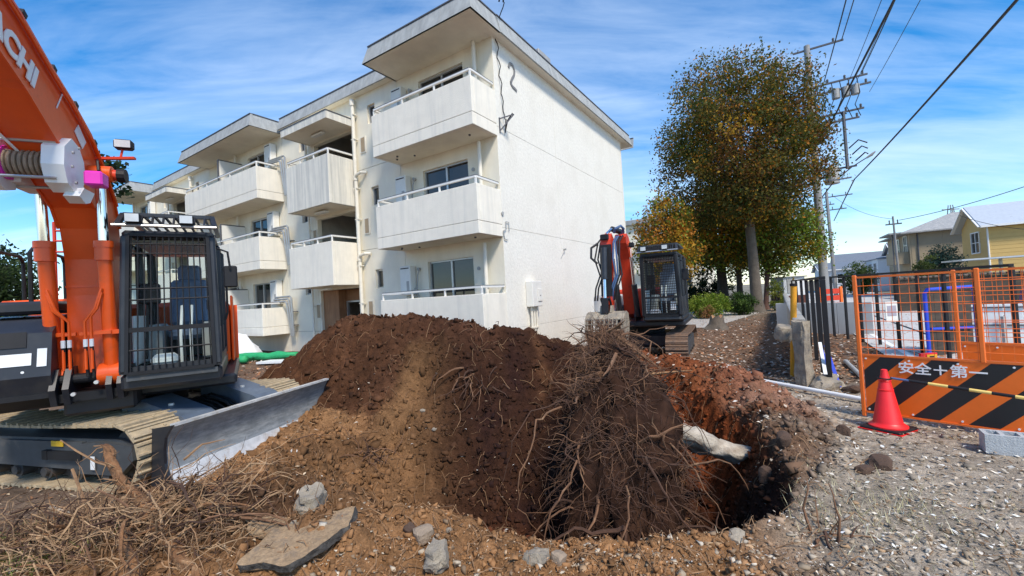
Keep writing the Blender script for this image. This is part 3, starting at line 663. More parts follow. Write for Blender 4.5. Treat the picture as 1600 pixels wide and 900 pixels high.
for xp in (5.2, 8.02, 17.45, 20.5):
    for zz in (1.45, 4.1, 6.72):
        f = MB(); f.span((xp-.13, .0, zz), (xp+.11, .03, zz+.52)); fo = f.build('meter_hatch', PIPEW, apt); MB().span((xp-.10, .031, zz+.03), (xp+.08, .036, zz+.49)).build('hatch_panel', BOXB, fo)
# fittings on the ground floor balcony of the right unit
lv = MB()
for j in range(5): lv.span((3.02, .10, 1.92+j*.07), (3.45, .13, 1.95+j*.07))
lv.build('louvre_stack', GREYPL, apt)
dots = MB()
for k, zb in enumerate((3.36, 5.95)):
    for (x, y) in ((3.0, .62), (2.6, .35), (3.2, .45), (.5, .5)): dots.cyl((x, y, zb-.02), (x, y, zb+.01), .028, 8)
dots.build('soffit_anchor', DARKRAIL, apt)

# ------------------------------------------------------------------ excavators
def track(root, xf, half, rad, zc, width, y0, padm, shoe_mesh, pitch, framem, rollers, side):
    "one crawler: shoes, frame, rollers, idler; local x = forward, y = lateral centre y0"
    per = 4*half + 2*PI*rad; n = int(round(per/pitch))
    for i in range(n):
        s = per*i/n
        if s < 2*half: x, z, a = -half+s, zc+rad - .03*sin(PI*s/(2*half)), 0
        elif s < 2*half+PI*rad: t = (s-2*half)/rad; x, z, a = half+rad*sin(t), zc+rad*cos(t), t
        elif s < 4*half+PI*rad: x, z, a = half-(s-2*half-PI*rad), zc-rad, PI
        else: t = (s-4*half-PI*rad)/rad; x, z, a = -half-rad*sin(t), zc-rad*cos(t), PI+t
        M = xf @ Matrix.Translation((x, y0, z)) @ Matrix.Rotation(a, 4, 'Y')
        link('track_shoe', shoe_mesh, root, M=M)
    r = rad-.07
    f = MB(xf); w = width*.30
    f.prism([(-half-.05, zc-r*.62), (half-.12, zc-r*.62), (half+.10, zc-r*.3), (half+.12, zc+r*.42), (half-.10, zc+r*.60), (-half+.1, zc+r*.60), (-half-.2, zc+r*.3), (-half-.2, zc-r*.4)], y0-w, y0+w, 'xz')
    fo = f.build('track_frame', framem, root)
    o = MB(xf); yo = y0+side*(w+.07)        # guard plate on the outside
    o.prism([(half-.55, zc-r*.72), (half+.02, zc-r*.72), (half+.22, zc-r*.1), (half+.2, zc+r*.45), (half-.3, zc+r*.55), (half-.55, zc+r*.45)], y0+side*w, yo, 'xz')
    o.prism([(-half+.05, zc-r*.5), (half-.56, zc-r*.62), (half-.56, zc+r*.5), (-half+.05, zc+r*.5)], y0+side*w, yo-side*.03, 'xz')
    o.build('frame_guard', framem, fo)
    for i in range(rollers):
        x = -half+.15+(2*half-.35)*i/(rollers-1)
        m = MB(xf); m.cyl((x, y0-width*.34, zc-rad+.13), (x, y0+width*.34, zc-rad+.13), .085, 12); m.cyl((x, y0-width*.40, zc-rad+.13), (x, y0+width*.40, zc-rad+.13), .05, 10)
        m.build('track_roller', TREAD, root, smooth=True)
    for x in (-half, half):
        m = MB(xf); m.cyl((x, y0-width*.18, zc), (x, y0+width*.18, zc), r-.02, 20); m.cyl((x, y0-width*.3, zc), (x, y0+width*.3, zc), r*.45, 14)
        m.build('idler_wheel', TREAD, root, smooth=True)
    ch = MB(xf); 
    for i in range(n):
        s = per*(i+.5)/n
        if s < 2*half: x, z, a = -half+s, zc+rad-.07, 0
        elif s < 2*half+PI*rad: t = (s-2*half)/rad; x, z, a = half+(rad-.07)*sin(t), zc+(rad-.07)*cos(t), t
        elif s < 4*half+PI*rad: x, z, a = half-(s-2*half-PI*rad), zc-rad+.07, PI
        else: t = (s-4*half-PI*rad)/rad; x, z, a = -half-(rad-.07)*sin(t), zc-(rad-.07)*cos(t), PI+t
        ch.box((x, y0, z), (pitch*.9, width*.22, .07), Matrix.Rotation(a, 3, 'Y'))
    ch.build('track_chain', TREAD, root, kind='stuff')
def shoe(width, pitch, m):
    b = MB(); p = pitch/2
    b.prism([(-p+.006, -.012), (p-.006, -.012), (p-.006, .012), (p-.03, .016), (p-.034, .042), (p-.052, .042), (p-.058, .016), (-p+.045, .016), (-p+.04, .03), (-p+.02, .03), (-p+.006, .012)], -width/2, width/2, 'xz')
    for y in (-.07, .07):
        b.cyl((-.02, y, .014), (-.02, y, .026), .016, 6); 
    return b.mesh('track_shoe', m)

def grille(root, xf, poly, nv, nh, r, name, m, parent=None):
    "guard bars spanning a quad (bl, br, tr, tl)"
    bl, br_, tr, tl = [Vector(p) for p in poly]; out = []
    for i in range(nv):
        t = (i+.5)/nv; b = MB(xf); b.tube([bl.lerp(br_, t), tl.lerp(tr, t)], r, 5); out.append(b.build(name, m, root))
    for z in nh:
        b = MB(xf); b.tube([bl.lerp(tl, z), br_.lerp(tr, z)], r*1.3, 5); out.append(b.build(name, m, root))
    return out

def make_cab(t, U, x1, y0, y1, zb, zt, nv, nh, gr, nr):
    cb = MB(U); cb.span((-.1, y0, 1.03), (x1, y1, zb-.01), ch=.03); cab = cb.build('cab', BLACK, t)
    p = MB(U); xt = 1.62
    fbl, fbr, ftr, ftl = (x1, y0+.04, zb), (x1, y1-.04, zb), (xt, y1-.07, zt), (xt, y0+.07, zt)
    for a, b in ((fbl, ftl), (fbr, ftr)): p.beam(a, b, .09, .10, up=(1, 0, 0), ch=.02)
    for y in (y0+.05, y1-.05): p.beam((-.05, y, zb), (.0, y, zt), .10, .10, up=(1, 0, 0), ch=.02); p.beam((.85, y, zb), (.85, y, zt), .08, .06, up=(1, 0, 0), ch=.02)
    p.span((-.08, y0+.03, zt-.02), (xt+.02, y1-.03, zt+.06), ch=.03)
    for y in (y0+.05, y1-.05): p.beam((-.05, y, zb+.04), (x1, y, zb+.04), .08, .10); 
    p.beam((x1, y0, zb+.03), (x1, y1, zb+.03), .07, .07)
    p.build('cab_frame', BLACK, cab)
    g = MB(U); g.add([(x1-.06, y0+.08, zb+.05), (x1-.06, y1-.08, zb+.05), (xt-.06, y1-.1, zt-.04), (xt-.06, y0+.1, zt-.04)], [(0, 1, 2, 3)]); g.build('windscreen', CABGL, cab, recalc=False)
    for y in (y0+.05, y1-.05):
        g = MB(U); g.add([(.0, y, zb+.45 if y > .5 else zb+.1), (x1-.12, y, zb+.45 if y > .5 else zb+.1), (xt-.1, y, zt-.05), (.02, y, zt-.05)], [(0, 1, 2, 3)]); g.build('side_glass', CABGL, cab, recalc=False)
    g = MB(U); g.add([(-.02, y0+.1, zb+.32), (-.02, y1-.1, zb+.32), (.0, y1-.1, zt-.08), (.0, y0+.1, zt-.08)], [(0, 1, 2, 3)]); g.build('rear_glass', CABGL, cab, recalc=False)
    g = MB(U); g.span((-.06, y0+.1, zb), (-.02, y1-.1, zb+.30)); g.build('rear_panel', BLACK, cab)
    g = MB(U); g.span((.0, y1-.07, zb+.02), (1.62, y1-.03, zb+.43), ch=.01); do = g.build('cab_door', BLACK, cab); g = MB(U); g.tube([(.95, y1+.02, zb+.5), (.95, y1+.05, zb+.6), (.95, y1+.05, zb+1.1), (.95, y1+.02, zb+1.2)], .014, 6); g.build('grab_handle', BLACKM, do, smooth=True)
    # front guard: frame, mid bar, vertical and cross bars standing off the glass
    gx = .075; gbl, gbr, gtr, gtl = [Vector((q[0]+gx, q[1]+(.03 if q[1] < .6 else -.03), q[2])) for q in (fbl, fbr, ftr, ftl)]
    fr = MB(U)
    for a, b in ((gbl, gbr), (gbr, gtr), (gtr, gtl), (gtl, gbl)): fr.beam(a, b, .035, .035)
    fr.beam(gbl.lerp(gtl, .305), gbr.lerp(gtr, .305), .03, .05); gfo = fr.build('front_guard', BLACKM, cab)
    grille(gfo, U, (gbl, gbr, gtr, gtl), nv, nh, gr, 'guard_bar', BLACKM)
    k = MB(U); k.beam((x1+.05, y0+.06, zb-.05), (x1+.05, y1-.04, zb-.05), .03, .06); k.build('guard_foot', TRACKG, gfo)
    # roof guard
    rg = MB(U)
    for a, b in (((xt+.12, y0+.02, zt+.10), (xt+.12, y1-.02, zt+.10)), ((xt-.02, y0+.05, zt+.24), (xt-.02, y1-.05, zt+.24)), ((xt+.12, y0+.02, zt+.10), (xt-.02, y0+.05, zt+.24)), ((xt+.12, y1-.02, zt+.10), (xt-.02, y1-.05, zt+.24)),
                 ((xt-.02, y0+.05, zt+.24), (.1, y0+.05, zt+.24)), ((xt-.02, y1-.05, zt+.24), (.1, y1-.05, zt+.24)), ((.1, y0+.05, zt+.24), (.1, y1-.05, zt+.24))): rg.beam(a, b, .05, .04)
    ro = rg.build('roof_guard', BLACK, cab)
    for i in range(nr):
        y = y0+.12+(y1-y0-.24)*i/(nr-1); k = MB(U); k.beam((xt+.11, y, zt+.11), (xt-.02, y, zt+.24), .018, .03, up=(1, 0, 0)); k.beam((xt-.03, y, zt+.24), (.12, y, zt+.24), .018, .03); k.build('guard_bar', BLACKM if i % (nr-1) else BLACK, ro)
    rl = MB(U); rl.tube([(xt+.16, y0-.02, zt+.09), (xt+.16, y1, zt+.09)], .016, 8); rl.build('lamp_rail', ALU, ro)
    for y in (y0+.16, y1-.28):
        k = MB(U); k.span((xt+.12, y-.07, zt+.11), (xt+.22, y+.07, zt+.22), ch=.02); o = k.build('work_lamp', BLACKM, cab); k = MB(U); k.span((xt+.221, y-.058, zt+.122), (xt+.226, y+.058, zt+.208)); k.build('lamp_lens', LAMPGL, o)
    mr = MB(U); mr.tube([(xt+.1, y1, zt-.15), (xt+.18, y1+.10, zt-.2), (xt+.16, y1+.12, zt-.4)], .012, 6); mr.span((xt+.10, y1+.05, zt-.62), (xt+.14, y1+.19, zt-.36), ch=.015); mr.build('mirror', BLACKM, cab)
    # interior
    s = MB(U); s.span((.25, y0+.30, zb+.28), (.78, y1-.22, zb+.44), ch=.05); s.box((.22, (y0+y1)/2+.04, zb+.78), (.13, .46, .66), Matrix.Rotation(R(-10), 3, 'Y'), ch=.05); s.box((.13, (y0+y1)/2+.04, zb+1.2), (.10, .28, .24), ch=.04); s.build('seat', SEATF, cab)
    for y in (y0+.17, y1-.15):
        k = MB(U); k.span((.3, y-.09, zb+.02), (.95, y+.09, zb+.5), ch=.03); o = k.build('side_console', GREYPL, cab); k = MB(U); k.tube([(.88, y, zb+.5), (.92, y, zb+.68)], .018, 8); k.tube([(.92, y, zb+.66), (.94, y, zb+.78)], .03, 8); k.build('control_lever', BLACKM, o, smooth=True)
    for y in (.62, .72):
        k = MB(U); k.tube([(1.22, y, zb+.02), (1.25, y, zb+.35), (1.12, y+.01, zb+.72)], .016, 8); k.build('travel_lever', WHITEP, cab, smooth=True)
    k = MB(U); k.span((1.2, y0+.1, zb+.75), (1.3, y0+.30, zb+1.0), ch=.02); k.tube([(1.25, y0+.15, zb+.1), (1.25, y0+.18, zb+.78)], .015, 6); k.build('monitor', BLACKM, cab)
    k = MB(U); k.span((1.35, .36, zb+.02), (1.55, .62, zb+.16), ch=.05); k.build('white_bag', SHEET, cab)
    k = MB(U); k.span((.9, y0+.07, zb+.05), (1.5, y0+.11, zb+.62), ch=.01); k.build('manual_holder', WHITEP, cab)
    rs = MB(U); rs.span((.0, y0+.1, zt-.06), (1.5, y1-.1, zt-.03)); rs.build('headliner', GREYPL, cab)
    return cab

def big_excavator():
    S = Vector((-5.3, 6.0, 0))
    t = thing('excavator', 'large orange crawler excavator with dozer blade and winch beside the apartment block', 'excavator', S)
    T = rot(R(-14)); ha = R(32); h = Vector((sin(ha), -cos(ha), 0)); v = Vector((cos(ha), sin(ha), 0))
    U = Matrix(((h.x, v.x, 0, 0), (h.y, v.y, 0, 0), (0, 0, 1, 0), (0, 0, 0, 1)))     # local x forward, y machine left, z up
    sm = shoe(.56, .175, PAD)
    for s in (-1, 1): track(t, T, 1.36, .34, .355, .56, s*.93, PAD, sm, .175, TRACKG, 6, s)
    c = MB(T); c.box((0, 0, .48), (1.7, 1.3, .34), ch=.05); c.build('undercarriage', BLACK, t)
    c = MB(T); c.cyl((0, 0, .64), (0, 0, .86), .55, 28); c.build('swing_ring', BLACKM, t, smooth=True)
    # dozer blade
    prof = [(2.00, .66), (1.93, .55), (1.89, .42), (1.89, .28), (1.93, .16), (2.02, .055)]
    back = [(x-.05, z) for x, z in prof][::-1]
    b = MB(T); b.prism(prof+back, -1.07, 1.38, 'xz'); bo = b.build('dozer_blade', STEEL, t, smooth=True)
    e = MB(T); e.prism([(1.937, .20), (1.975, .13), (2.065, -.0), (2.04, -.02), (1.91, .14)], -1.065, 1.375, 'xz'); e.build('cutting_edge', BRIGHT, bo)
    for y in (-1.102, 1.383):
        e = MB(T); e.prism([(2.03, .68), (1.93, .55), (1.905, .42), (1.91, .28), (1.95, .16), (2.06, .0), (2.0, -.02), (1.72, .05), (1.76, .64)], y, y+.03, 'xz'); e.build('blade_end_plate', BLACK, bo)
    e = MB(T); e.beam((1.985, -1.06, .672), (1.985, 1.37, .672), .07, .025); e.build('blade_lip', BRIGHT, bo)
    for y in (-.50, .50):
        a = MB(T); a.prism([(.72, .82), (1.0, .84), (1.62, .66), (1.88, .5), (1.88, .36), (1.2, .56), (.72, .64)], y-.19, y+.19, 'xz'); ao = a.build('blade_arm', ARMP, t)
        k = MB(T); k.cyl((1.3, y-.05, .72), (1.3, y-.05, .77), .03, 8); k.build('bolt', BRIGHT, ao)
        y2 = y*.45
        c = MB(T); c.cyl((.95, y2, .52), (1.5, y2, .36), .06, 12); co = c.build('blade_cylinder', BLACK, t, smooth=True)
        c = MB(T); c.cyl((1.5, y2, .36), (1.88, y2, .26), .035, 12); c.build('cylinder_rod', CHROME, co, smooth=True)
    w = MB(T); w.prism([(1.55, .50), (1.86, .56), (1.88, .60), (1.57, .54)], -.02, .75, 'xz'); w.build('blade_step', BRIGHT, t)
    for j in range(4):
        q = MB(T); y = -.15+.1*j; q.tube([(.8, y, .62), (1.05, y+.03, .72), (1.3, y+.1, .62), (1.5, y+.12, .48)], .016, 6); q.build('hydraulic_hose', RUBBER, t, smooth=True)
    st = MB(T); st.span((.35, -1.155, .44), (.53, -1.148, .50)); st.build('sticker', YELLOW, t)
    st = MB(T); st.span((1.0, -1.19, .22), (1.06, -1.184, .36)); st.build('sticker', WHITEP, t)
    hd = MB(T); hd.span((.25, -1.185, .30), (.33, -1.10, .40)); hd.beam((.34, -1.165, .35), (.85, -1.165, .35), .04, .09); hd.build('frame_recess', BLACKM, t)
    # upper structure: deck, engine hood, tank box, counterweight
    d = MB(U); d.span((-1.3, -1.18, .88), (1.15, 1.18, 1.02), ch=.03); d.span((.9, -.38, .80), (1.45, .22, 1.02), ch=.03); d.build('deck', BLACK, t)
    cw = MB(U); cw.prism([(-1.0, -1.18), (-1.35, -1.1), (-1.7, -.7), (-1.8, 0), (-1.7, .7), (-1.35, 1.1), (-1.0, 1.18)], 1.03, 1.95, 'xy'); cw.build('counterweight', ORANGE, t)
    hd = MB(U); hd.span((-.98, -1.10, 1.03), (-.12, 1.08, 2.02), ch=.06); hd.build('engine_hood', ORANGE, t)
    sd = MB(U); sd.span((-.95, 1.10, 1.05), (-.3, 1.13, 2.1), ch=.02); sd.build('side_panel', ORANGE, t)
    bx = MB(U); bx.prism([(.3, 1.03), (1.62, 1.10), (1.68, 1.28), (1.60, 1.72), (1.35, 1.86), (.3, 1.92)], -1.16, -.40, 'xz'); bo2 = bx.build('storage_box', BLACK, t)
    s1 = MB(U); s1.span((.5, -1.12, 1.925), (1.25, -.46, 2.06), ch=.03); s1.build('box_lid', BLACK, bo2)
    s1 = MB(U); s1.prism([(1.637, 1.52), (1.66, 1.40), (1.668, 1.40), (1.645, 1.52)], -1.1, -.54, 'xz'); s1.build('white_plate', WHITEP, bo2)
    s1 = MB(U); s1.prism([(1.632, 1.56), (1.667, 1.38), (1.673, 1.38), (1.638, 1.56)], -.50, -.43, 'xz'); s1.build('info_label', WHITEP, bo2)
    for z in (1.335, 1.30):
        s1 = MB(U); s1.cyl((1.64, -.60, z), (1.672, -.60, z), .013, 10); s1.build('bolt', WHITEP, bo2)
    s1 = MB(U); s1.prism([(1.60, 1.735), (1.63, 1.58), (1.636, 1.58), (1.606, 1.735)], -.86, -.58, 'xz'); s1.build('box_recess', BLACKM, bo2)
    s1 = MB(U); s1.prism([(1.3, .93), (1.64, 1.05), (1.64, 1.1), (1.2, 1.1)], -1.14, -.42, 'xz'); s1.build('box_skirt', BLACKM, bo2)
    hr = MB(U); hr.tube([(1.0, -.72, 2.05), (1.0, -.72, 2.62), (.9, -.72, 2.68), (.0, -.72, 2.68), (-.08, -.72, 2.6), (-.08, -.72, 2.0)], .02, 8); hr.tube([(1.0, -1.1, 2.05), (1.0, -1.1, 2.62), (.9, -1.1, 2.68), (.0, -1.1, 2.68), (-.08, -1.1, 2.6), (-.08, -1.1, 2.0)], .02, 8)
    hr.build('handrail', BLACKM, t, smooth=True)
    m2 = MB(U); m2.span((.3, -.42, 1.95), (.62, -.16, 2.12), ch=.04); m2.span((.2, -1.1, 2.0), (.62, -.5, 2.10), ch=.03); m2.build('filler_cover', ORANGE, t)
    # boom foot, cylinders, boom
    for y in (-.40, -.30, .03, .12):
        f = MB(U); f.prism([(.9, .95), (1.62, .95), (1.68, 1.12), (1.55, 1.32), (1.2, 1.34), (.95, 1.2)], y-.025, y+.025, 'xz'); f.build('boom_bracket', BLACK, t)
    f = MB(U); f.span((1.15, -.40, .97), (1.58, .12, 1.06)); f.cyl((1.5, -.44, 1.2), (1.5, .16, 1.2), .055, 14); f.build('pivot_pin', BLACKM, t)
    f = MB(U); f.cyl((1.69, -.24, 1.06), (1.66, -.24, 1.06), .02, 8); f.cyl((1.7, -.06, 1.16), (1.66, -.06, 1.16), .02, 8); f.build('bolt', BRIGHT, t)
    U_cab = U; pv = Matrix.Translation((1.2, -.17, 0)); U = U @ pv @ Matrix.Rotation(R(-7), 4, 'Z') @ pv.inverted()
    side = [(1.38, 1.22), (1.36, 1.6), (1.35, 2.1), (1.37, 2.5), (1.45, 2.83), (1.58, 3.03), (1.90, 3.22), (2.28, 3.49), (2.77, 3.78), (3.3, 4.02), (4.15, 4.33),
            (4.2, 4.55), (3.9, 4.63), (3.4, 4.60), (2.83, 4.40), (2.39, 4.18), (2.01, 4.02), (1.63, 3.82), (1.35, 3.58), (1.08, 3.26), (.93, 2.92), (.88, 2.4), (.92, 1.8), (1.02, 1.22)]
    bm_ = MB(U); bm_.prism(side, -.335, .0, 'xz'); boom = bm_.build('boom', ORANGE, t)
    rb = MB(U)        # weld flange on both edges
    for y in (-.345, .01):
        for p, q in zip(side[4:10], side[5:11]): rb.beam((p[0], y, p[1]), (q[0], y, q[1]), .02, .025)
        for p, q in zip(side[13:20], side[14:21]): rb.beam((p[0], y, p[1]), (q[0], y, q[1]), .02, .025)
    rb.build('weld_flange', ORANGE, boom)
    cr = MB(U); cr.box((1.355, -.17, 2.2), (.02, .34, .02)); cr.build('weld_flange', ORANGE, boom)
    # hoses and pipes running along the back of the boom
    for j, y in enumerate((-.28, -.22, -.1, -.04)):
        pts = [(p[0]-.02, y, p[1]+.07) for p in side[12:21]][::-1]
        q = MB(U); q.tube(pts, .02, 6); q.build('boom_pipe', ORANGE if j < 2 else REDP, boom, smooth=True)
    for j, y in enumerate((.02, .045)):
        pts = [(p[0]+.03, y, p[1]-.05-.05*j) for p in side[13:20]][::-1]
        q = MB(U); q.tube(pts, .016, 6); q.build('boom_pipe', ORANGE, boom, smooth=True)
    cl = MB(U)
    for (x, z) in ((2.75, 4.44), (2.3, 4.2), (1.9, 4.03), (1.5, 3.78)): cl.box((x, -.16, z), (.06, .34, .05), Matrix.Rotation(R(-28), 3, 'Y'))
    cl.build('pipe_clamp', BLACKM, boom)
    for j in range(5):       # hoses at the boom foot behind the left cylinder
        q = MB(U); y = -.40+.02*j; q.tube([(1.2, y, 1.3), (.92-.04*j, y-.03, 1.9), (.88, y-.05, 2.4), (1.02+.03*j, y+.01, 2.75), (1.0, y+.04, 3.1)], .02, 6); q.build('hydraulic_hose', RUBBER, t, smooth=True)
    ladder = MB(U); ladder.tube([(.85, -.62, 2.05), (.85, -.62, 3.0), (.9, -.4, 3.02)], .018, 6)
    for z in (2.65, 2.78, 2.9, 3.0): ladder.tube([(.85, -.62, z), (.85, -.36, z)], .012, 6)
    ladder.build('handrail', REDP, t, smooth=True)
    for y, dx in ((-.415, 0), (.075, .06)):
        b0 = Vector((1.42+dx, y, 1.22)); b1 = Vector((1.56+dx*.6, y, 2.66)); b2 = Vector((1.62+dx*.3, y, 3.38))
        c = MB(U); c.tube([b0, b0.lerp(b1, .06), b0.lerp(b1, .065), b1], [.085, .085, .064, .064], 18); c.cyl(b1-Vector((0, 0, .2)), b1, .078, 18); c.cyl(b1-Vector((0, 0, .06)), b1+Vector((0, 0, .01)), .086, 18)
        c.box(b0.lerp(b1, .32), (.16, .2, .045)); c.cyl(b0+Vector((0, -.1, 0)), b0+Vector((0, .1, 0)), .12, 16)
        co = c.build('boom_cylinder', ORANGE, t, smooth=True)
        c = MB(U); c.cyl(b1, b2, .045, 16); c.build('cylinder_rod', CHROME, co, smooth=True)
        c = MB(U); c.cyl(b2+Vector((0, -.11, .02)), b2+Vector((0, .11, .02)), .085, 14); c.build('rod_eye', ORANGE, co, smooth=True)
        sg = 1 if y < 0 else -1
        for k in range(2):
            q = MB(U); y1 = y+sg*(.12+.05*k)
            q.tube([b0.lerp(b1, .62+.03*k)+Vector((.08, sg*.02, 0)), b0.lerp(b1, .5)+Vector((.1, sg*(.06+.02*k), 0)), Vector((b0.x+.14, y1, 1.86-.05*k)), Vector((b0.x+.14, y1, 1.55)), Vector((b0.x+.14, y1, 1.3))], .014, 6); q.build('cylinder_pipe', ORANGE, co, smooth=True)
            n = MB(U); n.cyl((b0.x+.14, y1, 1.62), (b0.x+.14, y1, 1.54), .019, 8); n.build('hose_fitting', WHITEP, co)
            n = MB(U); n.cyl((b0.x+.14, y1, 1.54), (b0.x+.10, y1, 1.22), .017, 6); n.build('hydraulic_hose', RUBBER, co)
        q = MB(U); q.box((b0.x+.12, y+sg*.09, 1.68), (.03, .26, .035)); q.build('pipe_bracket', ORANGE, co)
    # winch on the belly of the boom
    wm = MB(U)
    for y in (-.44, -.06):
        wm.prism([(1.95, 3.28), (2.02, 3.10), (2.16, 3.06), (2.30, 3.12), (2.36, 3.28), (2.34, 3.46), (2.20, 3.58), (2.06, 3.54), (1.97, 3.42)], y-.03, y+.03+(.10 if y > -.1 else 0), 'xz')
    wo_ = wm.build('winch', WHITEP, t)
    wm = MB(U); wm.prism([(1.9, 3.12), (2.0, 3.0), (2.1, 2.97), (2.22, 3.02), (2.12, 3.12)], -.0, .12, 'xz'); wm.build('winch_housing', WHITEP, wo_)
    for (x, z) in ((2.02, 3.2), (2.1, 3.12), (2.24, 3.14), (2.3, 3.28), (2.28, 3.42), (2.16, 3.5)):
        k = MB(U); k.cyl((x, .10, z), (x, .115, z), .014, 8); k.build('bolt', GREYPL, wo_)
    wm = MB(U); wm.cyl((2.16, -.42, 3.32), (2.16, -.06, 3.32), .10, 20); dr = wm.build('winch_drum', ROPE, wo_, smooth=True)
    for j in range(9):
        k = MB(U); y = -.385+.038*j; k.lathe([(.095, -.02), (.122, -.011), (.127, 0), (.122, .011), (.095, .02)], n=16)
        k.v = [U @ Vector((2.16+p.y, y+p.z, 3.32+p.x)) for p in [U.inverted() @ q for q in k.v]]; k.build('rope_turn', ROPE, dr, smooth=True)
    k = MB(U); k.cyl((2.16, -.405, 3.32), (2.16, -.385, 3.32), .155, 20); k.build('drum_flange', PINK, wo_)
    k = MB(U); k.tube([(2.22, -.3, 3.42), (2.6, -.38, 3.62), (3.3, -.42, 3.86)], .012, 6); k.build('winch_rope', WHITEP, wo_)
    for (x, z) in ((1.98, 3.5), (2.32, 3.16), (2.0, 3.14), (2.30, 3.50)):
        k = MB(U); k.cyl((x, -.44, z), (x, .0, z), .014, 8); k.build('tie_rod', ALU, wo_)
    k = MB(U); k.span((1.60, -.5, 3.16), (2.1, -.34, 3.28), ch=.01); k.build('winch_mount', WHITEP, wo_)
    k = MB(U); k.span((2.12, .17, 3.12), (2.28, .31, 3.26), ch=.015); k.build('control_box', PINK, t)
    # small text on winch housing, decals on the boom
    for (x, z, w_, h_, m_) in ((1.85, 3.72, .20, .13, BLUEP), (2.22, 3.95, .012, .28, WHITEP)):
        k = MB(U); k.box((x, .006, z), (w_, .006, h_), Matrix.Rotation(R(-32 if w_ < .05 else -40), 3, 'Y')); k.build('decal', WHITEP if w_ > .05 else m_, boom)
    tm = text_mesh('HITACHI', .275, .004, WHITEC, 'lettering', .012)
    ang = R(-20); xd = U.to_3x3() @ Vector((-cos(ang), 0, sin(ang))); yd = U.to_3x3() @ Vector((sin(ang)*1.0, 0, cos(ang)))
    xd = U.to_3x3() @ Vector((-cos(R(23)), 0, -sin(R(23)))); yd = U.to_3x3() @ Vector((-sin(R(23)), 0, cos(R(23))))
    link('lettering', tm, boom, M=frame_mat(U @ Vector((3.12, .012, 4.135)), xd, yd))
    d2 = text_mesh('rental', .085, .003, mat('decal_blue', (.05, .10, .45), .5), 'lettering', .002)
    xd = U.to_3x3() @ Vector((-cos(R(40)), 0, -sin(R(40)))); yd = U.to_3x3() @ Vector((-sin(R(40)), 0, cos(R(40))))
    # lamp bracket on the boom
    k = MB(U); k.beam((1.50, -.05, 3.60), (1.56, .36, 3.62), .05, .025); k.tube([(1.52, .22, 3.62), (1.52, .24, 3.72)], .012, 6); lo = k.build('lamp_bracket', REDP, t)
    k = MB(U); k.span((1.47, .17, 3.72), (1.57, .34, 3.83), ch=.02); lb = k.build('work_lamp', BLACKM, lo); k = MB(U); k.span((1.571, .185, 3.735), (1.576, .325, 3.815)); k.build('lamp_lens', LAMPGL, lb)
    k = MB(U); k.cyl((1.60, -.02, 3.40), (1.60, .26, 3.40), .06, 14); k.build('rod_pin', REDP, t, smooth=True); k = MB(U); k.cyl((1.60, .22, 3.40), (1.60, .29, 3.40), .075, 12); k.build('grease_cap', BLACKM, t)
    k = MB(U); k.tube([(1.6, .05, 3.56), (1.75, .1, 3.5), (1.8, .12, 3.4), (1.7, .13, 3.35)], .012, 6); k.build('hydraulic_hose', RUBBER, t)
    U = U_cab
    make_cab(t, U, 1.75, .14, 1.05, 1.22, 2.74, 13, (.16, .52, .60, .86, .93), .0072, 8)
    return t
big_excavator()

